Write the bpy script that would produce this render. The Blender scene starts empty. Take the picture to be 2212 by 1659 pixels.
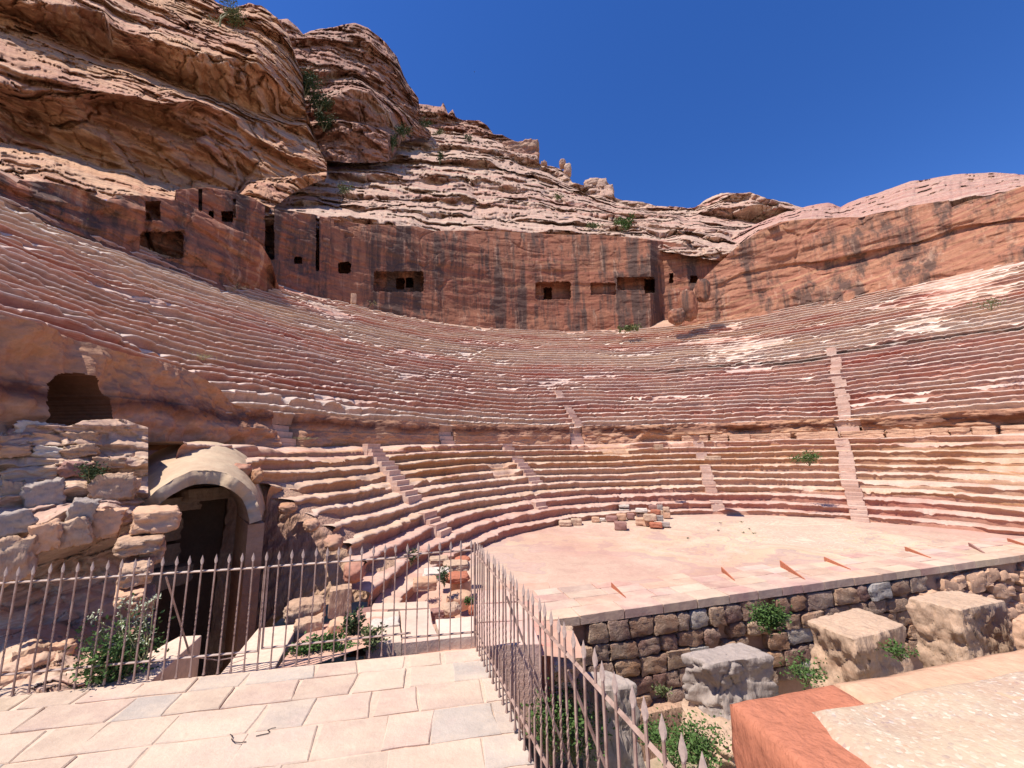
import bpy, math, random
import numpy as np
random.seed(7); RS=np.random.RandomState(11)
col=bpy.context.scene.collection
# ------------------------------------------------------------------ camera model (photo is 2212 units wide here)
VW,VH=2212.,1659.
FV=1515.*VW/4032.; EYE=2.0; PIT=math.radians(9.62); ROL=math.radians(0.96)
CX,CY=7.625,8.245                                  # centre of the theatre's circles
def ray(x,y):
    X=(np.asarray(x,float)-VW/2)/FV; Y=-(np.asarray(y,float)-VH/2)/FV
    c,s=math.cos(ROL),math.sin(ROL)
    xx=X*c+Y*s; yy=-X*s+Y*c
    return np.stack([xx, math.cos(PIT)-yy*math.sin(PIT), math.sin(PIT)+yy*math.cos(PIT)],-1)
def onz(x,y,z):
    d=ray(x,y); return np.array([0,0,EYE])+d*(z-EYE)/d[2]
def ond(x,y,D):
    d=ray(x,y); t=np.asarray(D)/np.hypot(d[...,0],d[...,1]); return np.array([0,0,EYE])+d*t[...,None]
def dR(x,y,R):
    d=ray(x,y); h=np.hypot(d[...,0],d[...,1]); a=h*h; b=-2*(d[...,0]*CX+d[...,1]*CY); c=CX*CX+CY*CY-R*R
    t=(-b+np.sqrt(np.maximum(b*b-4*a*c,0)))/(2*a); return t*h
def proj(p):
    v=p-np.array([0,0,EYE]); dep=v[...,1]*math.cos(PIT)+v[...,2]*math.sin(PIT); up=-v[...,1]*math.sin(PIT)+v[...,2]*math.cos(PIT)
    dep=np.maximum(dep,1e-3); xx=v[...,0]/dep; yy=up/dep; c,s=math.cos(ROL),math.sin(ROL)
    return (xx*c-yy*s)*FV+VW/2, -(xx*s+yy*c)*FV+VH/2
# ------------------------------------------------------------------ noise
def _h(i,j,k,seed):
    n=(i.astype(np.int64)*374761393+j.astype(np.int64)*668265263+k.astype(np.int64)*2147483647+seed*974634777)&0xffffffff
    n=((n^(n>>13))*1274126177)&0xffffffff
    n=(n^(n>>16))&0xffffffff
    return (n/4294967295.)*2-1
def vn(p,seed=0):
    f=np.floor(p); i=f.astype(np.int64); t=p-f; t=t*t*t*(t*(t*6-15)+10)
    r=0
    for a in (0,1):
        wa=t[...,0] if a else 1-t[...,0]
        for b in (0,1):
            wb=t[...,1] if b else 1-t[...,1]
            for c in (0,1):
                wc=t[...,2] if c else 1-t[...,2]
                r=r+wa*wb*wc*_h(i[...,0]+a,i[...,1]+b,i[...,2]+c,seed)
    return r
def fbm(p,scale=1.,oct=4,seed=0,gain=.5):
    p=np.asarray(p,float)*scale; r=0; A=1; tot=0
    for o in range(oct):
        r=r+A*vn(p*(2.03**o)+o*17.3,seed+o); tot+=A; A*=gain
    return r/tot*1.6
def worley(p,seed=0):
    """returns (random value of the nearest cell, distance to the cell border)"""
    p=np.asarray(p,float); f=np.floor(p).astype(np.int64); sh=p.shape[:-1]
    d1=np.full(sh,9.);d2=np.full(sh,9.);v=np.zeros(sh)
    for a in (-1,0,1):
        for b in (-1,0,1):
            for c in (-1,0,1):
                i,j,k=f[...,0]+a,f[...,1]+b,f[...,2]+c
                q=np.stack([i+.5+.42*_h(i,j,k,seed),j+.5+.42*_h(i,j,k,seed+7),k+.5+.42*_h(i,j,k,seed+13)],-1)
                d=np.sqrt(((p-q)**2).sum(-1)); r=_h(i,j,k,seed+29)
                n1=d<d1; d2=np.where(n1,d1,np.minimum(d2,d)); v=np.where(n1,r,v); d1=np.where(n1,d,d1)
    return v,d2-d1
# ------------------------------------------------------------------ object helpers
def tag(o,label=None,cat=None,group=None,kind=None):
    if label: o['label']=label
    if cat: o['category']=cat
    if group: o['group']=group
    if kind: o['kind']=kind
    return o
def T(name,label,cat,loc,group=None):
    o=bpy.data.objects.new(name,None); o.empty_display_size=.1; col.objects.link(o); o.location=tuple(float(v) for v in loc)
    return tag(o,label,cat,group)
def wloc(o):
    v=np.array(o.location)
    while o.parent: o=o.parent; v=v+np.array(o.location)
    return v
def part(name,V,F,mat,parent=None,loc=None,smooth=False,cols=None):
    """mesh object; V in world coordinates"""
    V=np.asarray(V,float).reshape(-1,3)
    base=wloc(parent) if parent else np.zeros(3)
    own=np.asarray(loc,float)-base if loc is not None else np.zeros(3)
    me=bpy.data.meshes.new(name)
    Vl=V-base-own
    if isinstance(F,np.ndarray) and F.ndim==2 and F.shape[1]==4:
        me.vertices.add(len(Vl)); me.vertices.foreach_set('co',Vl.astype(np.float32).ravel())
        n=len(F); me.loops.add(n*4); me.loops.foreach_set('vertex_index',F.astype(np.int32).ravel())
        me.polygons.add(n); me.polygons.foreach_set('loop_start',np.arange(0,n*4,4,dtype=np.int32)); me.polygons.foreach_set('loop_total',np.full(n,4,dtype=np.int32))
        me.update(calc_edges=True)
    else:
        me.from_pydata([tuple(map(float,v)) for v in Vl],[],[tuple(int(a) for a in f) for f in F]); me.update()
    if smooth: me.polygons.foreach_set('use_smooth',[True]*len(me.polygons))
    if cols is not None:
        a=me.color_attributes.new('tint','FLOAT_COLOR','POINT'); c=np.ones((len(Vl),4),np.float32); c[:,:3]=np.asarray(cols).reshape(-1,3); a.data.foreach_set('color',c.ravel())
    me.materials.append(mat)
    o=bpy.data.objects.new(name,me); col.objects.link(o)
    o.location=tuple(own)
    if parent: o.parent=parent
    return o
def gridF(nu,nv,off=0):
    a=np.arange(nu*nv).reshape(nu,nv)+off
    return np.stack([a[:-1,:-1],a[1:,:-1],a[1:,1:],a[:-1,1:]],-1).reshape(-1,4)
class MB:
    def __init__(s): s.V=[];s.F=[];s.n=0
    def add(s,V,F):
        V=np.asarray(V,float).reshape(-1,3); s.V.append(V); s.F+= [tuple(int(a)+s.n for a in f) for f in F]; s.n+=len(V)
    def hexa(s,b,t):   # bottom 4, top 4 (ccw from above)
        s.add(list(b)+list(t),[(3,2,1,0),(4,5,6,7),(0,1,5,4),(1,2,6,5),(2,3,7,6),(3,0,4,7)])
    def box(s,c,sz,rot=0):
        c=np.array(c,float); x,y,z=np.array(sz)/2.; R=np.array([[math.cos(rot),-math.sin(rot),0],[math.sin(rot),math.cos(rot),0],[0,0,1]])
        q=[(-x,-y),(x,-y),(x,y),(-x,y)]
        s.hexa([c+R@np.array([a,b,-z]) for a,b in q],[c+R@np.array([a,b,z]) for a,b in q])
    def tube(s,pts,rad,n=6,cap=True):
        pts=[np.array(p,float) for p in pts]; rad=[rad]*len(pts) if np.isscalar(rad) else rad
        V=[];F=[]
        up=np.array([0,0,1.]); 
        for i,p in enumerate(pts):
            d=(pts[min(i+1,len(pts)-1)]-pts[max(i-1,0)]); d/=np.linalg.norm(d)+1e-9
            u=np.cross(d,up); 
            if np.linalg.norm(u)<.15: u=np.cross(d,np.array([1.,0,0]))
            u/=np.linalg.norm(u); w=np.cross(u,d)
            for k in range(n):
                a=2*math.pi*k/n; V.append(p+rad[i]*(math.cos(a)*u+math.sin(a)*w))
        for i in range(len(pts)-1):
            for k in range(n):
                a=i*n+k;b=i*n+(k+1)%n; F.append((a,b,b+n,a+n))
        if cap: F.append(tuple(range(n))); F.append(tuple(range((len(pts)-1)*n,len(pts)*n))[::-1])
        s.add(V,F)
    def out(s,name,mat,parent=None,loc=None,smooth=False): return part(name,np.concatenate(s.V),s.F,mat,parent,loc,smooth)
# ------------------------------------------------------------------ materials
def newmat(name):
    m=bpy.data.materials.new(name); m.use_nodes=True; nt=m.node_tree; nt.nodes.clear()
    o=nt.nodes.new('ShaderNodeOutputMaterial'); b=nt.nodes.new('ShaderNodeBsdfPrincipled'); nt.links.new(b.outputs[0],o.inputs[0])
    b.inputs['Roughness'].default_value=.9; b.inputs['Specular IOR Level'].default_value=.15
    return m,nt,b
def N(nt,t,**k):
    n=nt.nodes.new(t)
    for a,v in k.items(): setattr(n,a,v)
    return n
def math_(nt,op,a,b=None,c=None,clamp=False):
    n=nt.nodes.new('ShaderNodeMath'); n.operation=op; n.use_clamp=clamp
    for i,v in enumerate((a,b,c)):
        if v is None: continue
        if hasattr(v,'is_output'): nt.links.new(v,n.inputs[i])
        else: n.inputs[i].default_value=v
    return n.outputs[0]
def ramp(nt,fac,stops,interp='LINEAR'):
    n=nt.nodes.new('ShaderNodeValToRGB'); r=n.color_ramp; r.interpolation=interp
    while len(r.elements)<len(stops): r.elements.new(.5)
    for e,(p,c) in zip(r.elements,stops): e.position=p; e.color=(c[0],c[1],c[2],1)
    nt.links.new(fac,n.inputs[0]); return n.outputs[0]
def noise(nt,vec,scale,detail=4,rough=.55,dim='3D'):
    n=nt.nodes.new('ShaderNodeTexNoise'); n.noise_dimensions=dim
    n.inputs['Scale'].default_value=scale; n.inputs['Detail'].default_value=detail; n.inputs['Roughness'].default_value=rough
    if dim=='1D': nt.links.new(vec,n.inputs['W'])
    else: nt.links.new(vec,n.inputs['Vector'])
    return n.outputs[0]
def mapped(nt,vec,s,rot=(0,0,0)):
    n=nt.nodes.new('ShaderNodeMapping'); n.inputs['Scale'].default_value=s; n.inputs['Rotation'].default_value=rot
    nt.links.new(vec,n.inputs['Vector']); return n.outputs[0]
def mixc(nt,fac,a,b,mode='MIX'):
    n=nt.nodes.new('ShaderNodeMix'); n.data_type='RGBA'; n.blend_type=mode
    for s,v in ((n.inputs[0],fac),(n.inputs[6],a),(n.inputs[7],b)):
        if hasattr(v,'is_output'): nt.links.new(v,s)
        elif isinstance(v,(int,float)): s.default_value=v
        else: s.default_value=(v[0],v[1],v[2],1)
    return n.outputs[2]
CREAM=(.60,.43,.31);PINK=(.50,.26,.20);ROSE=(.44,.175,.13);RED=(.36,.105,.07);MAUVE=(.33,.185,.155);GREY=(.34,.30,.285);OCHRE=(.52,.31,.13);WHITE=(.70,.60,.50);DARK=(.10,.075,.065);BROWN=(.30,.16,.10);RUST=(.42,.17,.08)
SANDP=[(.0,RED),(.28,ROSE),(.36,CREAM),(.42,PINK),(.47,ROSE),(.50,WHITE),(.53,PINK),(.58,MAUVE),(.63,PINK),(.68,CREAM),(.74,ROSE),(1,BROWN)]
def rock(name,stops,freq=.9,dip=(0,0),warp=1.2,wscale=.12,patch=None,patchamt=.5,pscale=.18,streak=0,litpaint=0,zr=None,bump=.6,bdist=.12,fine=9.,lay=5.,tint=None,val=1.,grit=.35,band=None):
    m,nt,b=newmat(name)
    pos=N(nt,'ShaderNodeNewGeometry').outputs['Position']
    sp=N(nt,'ShaderNodeSeparateXYZ'); nt.links.new(pos,sp.inputs[0])
    w=math_(nt,'MULTIPLY_ADD',noise(nt,pos,wscale,5,.55),warp*2,-warp)
    s=math_(nt,'ADD',sp.outputs[2],w)
    if dip[0]: s=math_(nt,'MULTIPLY_ADD',sp.outputs[0],dip[0],s)
    if dip[1]: s=math_(nt,'MULTIPLY_ADD',sp.outputs[1],dip[1],s)
    f=noise(nt,s,freq,6,.72,'1D')
    c=ramp(nt,f,stops)
    if zr:  # beds at fixed levels
        z2=math_(nt,'DIVIDE',math_(nt,'SUBTRACT',math_(nt,'MULTIPLY_ADD',noise(nt,pos,.35,5,.6),1.2,math_(nt,'SUBTRACT',s,.6)),zr[0]),zr[1]-zr[0],clamp=True)
        c=mixc(nt,.8,c,ramp(nt,z2,zr[2]))
    if patch:
        pm=ramp(nt,noise(nt,pos,pscale,6,.62),[(.40,(0,0,0)),(.60,(1,1,1))])
        c=mixc(nt,math_(nt,'MULTIPLY',pm,patchamt),c,patch)
    for bd in (band or []):   # single beds: (level, half thickness, colour, x from which they show)
        band=bd; dd=math_(nt,'ABSOLUTE',math_(nt,'SUBTRACT',s,band[0])); k=math_(nt,'MULTIPLY_ADD',noise(nt,pos,1.6,5,.7),1.6,-.8)
        k=math_(nt,'ADD',math_(nt,'DIVIDE',dd,band[1]),k); k=math_(nt,'SUBTRACT',1.0,k,clamp=True)
        if len(bd)>3: k=math_(nt,'MULTIPLY',k,math_(nt,'MULTIPLY_ADD',sp.outputs[0],.12,-.12*bd[3],clamp=True))
        c=mixc(nt,k,c,band[2])
    if streak:
        st=noise(nt,mapped(nt,pos,(1,1,.05)),.9,6,.72); top=noise(nt,mapped(nt,pos,(1,1,.35)),.16,3,.5)
        k=ramp(nt,math_(nt,'ADD',math_(nt,'MULTIPLY',st,.72),math_(nt,'MULTIPLY',top,.34)),[(.51,(0,0,0)),(.60,(1,1,1))])
        c=mixc(nt,math_(nt,'MULTIPLY',k,streak),c,(.085,.055,.045))
        lt=ramp(nt,noise(nt,mapped(nt,pos,(1.3,1.3,.04)),1.1,5,.7),[(.57,(0,0,0)),(.66,(1,1,1))])
        c=mixc(nt,math_(nt,'MULTIPLY',lt,streak*.55),c,(.50,.30,.20))
    g=noise(nt,pos,fine,5,.7); gl=noise(nt,pos,1.4,5,.65)
    v=math_(nt,'MULTIPLY_ADD',g,grit*2,1-grit); v=math_(nt,'MULTIPLY',v,math_(nt,'MULTIPLY_ADD',gl,.5,.75)); v=math_(nt,'MULTIPLY',v,val)
    if litpaint:
        at=N(nt,'ShaderNodeAttribute'); at.attribute_name='tint'; c=mixc(nt,math_(nt,'MULTIPLY',at.outputs['Fac'],litpaint),mixc(nt,1.0,c,(.80,.66,.60),'MULTIPLY'),mixc(nt,.55,c,(.70,.56,.46)));  # painted light: risers darkened as if shaded, treads and noses paled as if sunlit
    c=mixc(nt,1.0,c,(1,1,1),'MULTIPLY') if not tint else mixc(nt,1.0,c,tint,'MULTIPLY')
    hs=N(nt,'ShaderNodeVectorMath',operation='SCALE'); nt.links.new(c,hs.inputs[0]); nt.links.new(v,hs.inputs['Scale'])
    nt.links.new(hs.outputs[0],b.inputs['Base Color'])
    l=noise(nt,mapped(nt,pos,(.6,.6,lay)),1.0,6,.62); h=math_(nt,'MULTIPLY_ADD',l,1.0,math_(nt,'MULTIPLY',noise(nt,pos,fine*.5,6,.65),.45))
    bp=N(nt,'ShaderNodeBump'); bp.inputs['Strength'].default_value=bump; bp.inputs['Distance'].default_value=bdist
    nt.links.new(h,bp.inputs['Height']); nt.links.new(bp.outputs[0],b.inputs['Normal'])
    return m
M={}
M['stair']=rock('stair_rock',[(0,(.46,.28,.21)),(.4,(.54,.34,.26)),(.5,(.60,.42,.33)),(.6,(.50,.30,.22)),(1,(.58,.40,.30))],freq=2.,warp=.5,bump=.4,bdist=.03,fine=12)
M['upper']=rock('sandstone_beds',SANDP,freq=.55,warp=1.3,patch=(.62,.47,.36),patchamt=.45,pscale=.25,bump=.6,bdist=.08,lay=6,fine=7,dip=(.02,0),litpaint=1.,zr=(3.,15.,[(0,(.56,.40,.29)),(.05,(.62,.48,.38)),(.09,(.48,.27,.21)),(.14,(.40,.13,.09)),(.19,(.42,.28,.25)),(.24,(.52,.26,.20)),(.29,(.36,.21,.19)),(.34,(.55,.37,.32)),(.38,(.46,.16,.12)),(.42,(.50,.36,.33)),(.46,(.56,.24,.18)),(.50,(.62,.50,.40)),(.55,(.50,.38,.32)),(.60,(.66,.55,.42)),(.65,(.42,.30,.26)),(.70,(.52,.20,.14)),(.76,(.60,.46,.34)),(.82,(.42,.14,.10)),(.87,(.66,.54,.42)),(.93,(.52,.34,.26)),(1,(.6,.46,.34))]),val=1.0,band=[(9.3,.5,(.64,.56,.48),10),(8.45,.32,(.10,.085,.075),6)])
M['lower']=rock('sandstone_seats',[(0,BROWN),(.3,ROSE),(.40,PINK),(.46,CREAM),(.50,PINK),(.55,OCHRE),(.59,CREAM),(.64,PINK),(.7,MAUVE),(1,ROSE)],freq=.5,warp=1.0,patch=(.58,.40,.30),patchamt=.5,pscale=.3,bump=.45,bdist=.04,lay=4,fine=12,litpaint=.6)
M['podium']=rock('podium_rock',[(0,BROWN),(.35,(.32,.14,.085)),(.5,(.42,.21,.13)),(.6,(.46,.27,.18)),(.7,(.33,.14,.09)),(1,BROWN)],freq=.35,warp=.35,wscale=.8,band=[(3.02,.26,(.13,.055,.038))],patch=(.44,.25,.14),patchamt=.6,pscale=.5,bump=.8,bdist=.12,lay=2.5,fine=7)
M['wall']=rock('cut_wall_rock',[(0,BROWN),(.35,(.25,.09,.055)),(.45,(.31,.12,.07)),(.52,(.24,.08,.052)),(.6,(.33,.145,.08)),(.7,(.235,.08,.052)),(1,(.34,.13,.065))],freq=.35,warp=.6,patch=(.31,.14,.08),patchamt=.5,pscale=.2,streak=.9,bump=.7,bdist=.12,lay=1.6,fine=5)
M['rwall']=rock('cut_wall_rock_right',[(0,BROWN),(.35,(.31,.13,.075)),(.45,(.38,.175,.10)),(.52,(.30,.11,.07)),(.6,(.42,.215,.12)),(.7,(.30,.12,.075)),(1,(.38,.15,.075))],freq=.35,dip=(-.25,.1),warp=.6,patch=(.36,.165,.10),patchamt=.4,pscale=.2,streak=.85,bump=.7,bdist=.12,lay=1.8,fine=5)
M['slope']=rock('weathered_slope',[(0,BROWN),(.3,ROSE),(.4,(.44,.27,.20)),(.46,(.54,.40,.29)),(.5,(.38,.21,.16)),(.56,(.54,.40,.29)),(.62,(.44,.28,.21)),(.7,(.36,.19,.15)),(1,RED)],freq=.3,warp=3.,wscale=.06,dip=(.12,0),patch=(.46,.28,.21),patchamt=.6,pscale=.12,bump=1,bdist=.35,lay=1.1,fine=3.6)
M['massif']=rock('massif_rock',[(0,BROWN),(.3,(.36,.17,.11)),(.42,(.42,.22,.14)),(.48,(.33,.155,.105)),(.54,(.50,.31,.20)),(.6,(.40,.18,.11)),(.7,(.30,.15,.12)),(1,RUST)],freq=.14,warp=4.,wscale=.04,dip=(.4,0),patch=(.44,.24,.12),patchamt=.6,pscale=.09,bump=1,bdist=.4,lay=.8,fine=3.4,val=1.18)
M['tower']=rock('tower_rock',[(0,BROWN),(.35,(.34,.16,.11)),(.46,(.44,.24,.17)),(.55,(.34,.17,.12)),(.65,(.5,.34,.24)),(1,RUST)],freq=.2,warp=2.,patch=(.40,.18,.12),patchamt=.5,pscale=.12,streak=.45,bump=1,bdist=.4,lay=1,fine=3.2)
M['dome']=rock('pink_dome_rock',[(0,ROSE),(.35,(.44,.21,.16)),(.46,(.50,.28,.21)),(.52,(.38,.17,.14)),(.58,(.56,.37,.28)),(.66,(.44,.21,.16)),(1,ROSE)],freq=.4,warp=1.5,dip=(-.2,.1),patch=(.52,.36,.27),patchamt=.35,pscale=.12,bump=1,bdist=.55,lay=2.2,fine=2.5)
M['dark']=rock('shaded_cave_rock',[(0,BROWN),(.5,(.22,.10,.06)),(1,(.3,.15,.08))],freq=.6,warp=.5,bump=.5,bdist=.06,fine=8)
M['floor']=rock('orchestra_rock',[(0,(.42,.25,.20)),(.34,(.47,.29,.22)),(.40,(.57,.42,.31)),(.46,(.50,.33,.25)),(.50,(.60,.46,.34)),(.55,(.56,.40,.25)),(.59,(.44,.31,.26)),(.65,(.58,.43,.32)),(1,ROSE)],freq=3.5,dip=(.03,.09),warp=.9,wscale=.35,patch=(.46,.25,.195),patchamt=.75,pscale=.11,bump=.25,bdist=.03,lay=1,fine=14,grit=.14)
M['soil']=rock('pink_sand',[(0,(.50,.28,.2)),(1,(.58,.36,.27))],freq=1,warp=.5,bump=.3,bdist=.02,fine=25,lay=1,grit=.15)
M['pitsoil']=rock('pit_soil',[(0,(.34,.24,.17)),(.5,(.42,.3,.22)),(1,(.3,.22,.14))],freq=1,warp=.5,patch=(.12,.15,.06),patchamt=.6,pscale=1.2,bump=.5,bdist=.05,fine=20,lay=1)
M['mound']=rock('rubble_rock',[(0,BROWN),(.34,(.46,.25,.18)),(.44,(.58,.40,.30)),(.5,(.44,.27,.22)),(.56,(.62,.47,.36)),(.62,(.5,.27,.18)),(.7,(.38,.28,.26)),(1,RUST)],freq=.9,warp=.9,wscale=.4,patch=(.50,.32,.2),patchamt=.5,pscale=.8,bump=.8,bdist=.07,lay=5,fine=9)
M['plaster']=rock('lime_plaster',[(0,(.48,.35,.23)),(.5,(.54,.40,.27)),(1,(.44,.31,.21))],freq=1.2,warp=.8,patch=(.42,.27,.18),patchamt=.5,pscale=1.6,bump=.7,bdist=.05,fine=10,lay=1.5,grit=.15)
M['tooled']=None
def tooled(name,stops,ang=.6,sc=7.,dist=.035,val=1.):
    m=rock(name,stops,freq=.8,warp=.5,bump=.3,bdist=.02,fine=14,val=val)
    nt=m.node_tree; b=[n for n in nt.nodes if n.type=='BSDF_PRINCIPLED'][0]
    old=b.inputs['Normal'].links[0].from_node
    pos=N(nt,'ShaderNodeNewGeometry').outputs['Position']
    ns=noise(nt,mapped(nt,pos,(3.2,3.2,1.0),(ang,ang*.8,0)),sc,3,.55)
    bp=N(nt,'ShaderNodeBump'); bp.inputs['Strength'].default_value=1; bp.inputs['Distance'].default_value=dist
    nt.links.new(ns,bp.inputs['Height']); nt.links.new(old.outputs[0],bp.inputs['Normal']); nt.links.new(bp.outputs[0],b.inputs['Normal'])
    return m
M['tooled']=tooled('chiselled_rock',[(0,(.36,.22,.15)),(.45,(.46,.29,.19)),(.6,(.38,.22,.16)),(1,(.5,.33,.22))],sc=5,dist=.06)
M['greyb']=tooled('grey_sandstone',[(0,(.24,.18,.155)),(.5,(.36,.29,.25)),(1,(.30,.22,.175))],sc=4,dist=.03)
M['tanb']=tooled('tan_sandstone',[(0,(.32,.19,.12)),(.45,(.50,.34,.235)),(.6,(.42,.26,.17)),(1,(.54,.39,.28))],sc=3,dist=.05)
M['orangeb']=tooled('orange_sandstone',[(0,(.42,.20,.11)),(.5,(.56,.34,.22)),(1,(.52,.28,.17))],sc=4,dist=.02)
M['redb']=tooled('red_sandstone',[(0,(.38,.12,.07)),(.5,(.45,.165,.095)),(1,(.42,.14,.085))],sc=9,dist=.02)
M['whiteb']=tooled('pale_sandstone',[(0,(.48,.38,.31)),(.5,(.58,.49,.41)),(1,(.52,.40,.32))],sc=5,dist=.02)
M['darkb']=tooled('dark_sandstone',[(0,(.20,.10,.08)),(.5,(.32,.17,.14)),(1,(.24,.14,.12))],sc=5,dist=.02)
M['mortar']=rock('wall_mortar',[(0,(.30,.17,.12)),(.5,(.40,.24,.17)),(1,(.34,.2,.14))],freq=2,warp=.3,bump=.6,bdist=.03,fine=16)
def tinted(name,grit=.16,bump=.3,bd=.008,spots=0):
    m,nt,b=newmat(name)
    pos=N(nt,'ShaderNodeNewGeometry').outputs['Position']
    a=N(nt,'ShaderNodeAttribute'); a.attribute_name='tint'
    g=noise(nt,pos,16,6,.7); l=noise(nt,pos,1.6,5,.6)
    v=math_(nt,'MULTIPLY',math_(nt,'MULTIPLY_ADD',g,grit*2,1-grit),math_(nt,'MULTIPLY_ADD',l,.5,.75))
    c=mixc(nt,ramp(nt,noise(nt,mapped(nt,pos,(1,1.6,1),(0,0,.5)),1.9,6,.66),[(.42,(0,0,0)),(.64,(.5,.5,.5))]),a.outputs['Color'],(.66,.50,.36))
    c=mixc(nt,ramp(nt,noise(nt,pos,3.1,5,.7),[(.58,(0,0,0)),(.70,(.35,.35,.35))]),c,(.50,.36,.31))
    hs=N(nt,'ShaderNodeVectorMath',operation='SCALE'); nt.links.new(c,hs.inputs[0]); nt.links.new(v,hs.inputs['Scale']); nt.links.new(hs.outputs[0],b.inputs['Base Color'])
    bp=N(nt,'ShaderNodeBump'); bp.inputs['Strength'].default_value=bump; bp.inputs['Distance'].default_value=bd*4
    nt.links.new(math_(nt,'ADD',noise(nt,pos,30,5,.7),math_(nt,'MULTIPLY',noise(nt,pos,4,4,.6),2.)),bp.inputs['Height']); nt.links.new(bp.outputs[0],b.inputs['Normal'])
    return m
M['paver']=tinted('paving_stone'); M['stone']=tinted('wall_stone',grit=.3,bump=.8,bd=.02)
def simple(name,c,rough=.7,metal=0,var=.25,sc=30,bump=0,trans=0):
    m,nt,b=newmat(name)
    pos=N(nt,'ShaderNodeNewGeometry').outputs['Position']
    n=noise(nt,pos,sc,3,.6); v=math_(nt,'MULTIPLY_ADD',n,var*2,1-var)
    hs=N(nt,'ShaderNodeVectorMath',operation='SCALE'); hs.inputs[0].default_value=c; nt.links.new(v,hs.inputs['Scale']); nt.links.new(hs.outputs[0],b.inputs['Base Color'])
    b.inputs['Roughness'].default_value=rough; b.inputs['Metallic'].default_value=metal
    if bump:
        bp=N(nt,'ShaderNodeBump'); bp.inputs['Strength'].default_value=bump; bp.inputs['Distance'].default_value=.01; nt.links.new(n,bp.inputs['Height']); nt.links.new(bp.outputs[0],b.inputs['Normal'])
    return m
def metal():
    m,nt,b=newmat('brown_fence_paint')
    pos=N(nt,'ShaderNodeNewGeometry').outputs['Position']
    c=ramp(nt,noise(nt,pos,9,5,.7),[(.35,(.22,.13,.10)),(.52,(.36,.235,.185)),(.66,(.42,.29,.23)),(.75,(.22,.10,.06))])
    nt.links.new(c,b.inputs['Base Color']); b.inputs['Roughness'].default_value=.5; b.inputs['Specular IOR Level'].default_value=.4
    return m
M['metal']=metal()
M['tip']=simple('spear_tip_paint',(.42,.31,.26),.5,0,.3,60)
M['leaf']=simple('green_leaf',(.075,.13,.035),.6,0,.5,8); M['leaf2']=simple('dull_leaf',(.13,.15,.06),.7,0,.5,6); M['leafd']=simple('dark_leaf',(.05,.075,.03),.7,0,.5,6)
M['dry']=simple('dry_grass',(.40,.36,.16),.8,0,.4,8); M['stem']=simple('plant_stem',(.22,.2,.1),.8); M['flower']=simple('pale_thistle',(.5,.52,.36),.8)
M['wire']=simple('dark_wire',(.06,.04,.04),.5,.6); M['bird']=simple('dark_feather',(.03,.03,.035),.7)
# parapet concrete top: pebbly
def conc():
    m,nt,b=newmat('pebbly_mortar')
    pos=N(nt,'ShaderNodeNewGeometry').outputs['Position']
    vo=N(nt,'ShaderNodeTexVoronoi'); vo.inputs['Scale'].default_value=60; nt.links.new(mapped(nt,pos,(1,1.25,1),(0,0,.45)),vo.inputs['Vector'])
    sx=N(nt,'ShaderNodeSeparateColor'); nt.links.new(vo.outputs['Color'],sx.inputs[0])
    cell=ramp(nt,sx.outputs[0],[(0,(.44,.31,.23)),(.55,(.49,.36,.26)),(.80,(.54,.41,.30)),(.90,(.70,.60,.48)),(.96,(.34,.24,.22)),(1,(.5,.3,.2))])
    big=noise(nt,pos,5,6,.7); c=mixc(nt,ramp(nt,big,[(.4,(0,0,0)),(.62,(.55,.55,.55))]),cell,(.48,.30,.20))
    c=mixc(nt,ramp(nt,noise(nt,pos,2.2,4,.6),[(.5,(0,0,0)),(.68,(.5,.5,.5))]),c,(.62,.50,.33))
    nt.links.new(c,b.inputs['Base Color'])
    bp=N(nt,'ShaderNodeBump'); bp.inputs['Strength'].default_value=.7; bp.inputs['Distance'].default_value=.006
    nt.links.new(math_(nt,'ADD',math_(nt,'MULTIPLY',vo.outputs['Distance'],-.5),noise(nt,pos,38,6,.7)),bp.inputs['Height']); nt.links.new(bp.outputs[0],b.inputs['Normal'])
    return m
M['conc']=conc()
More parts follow.
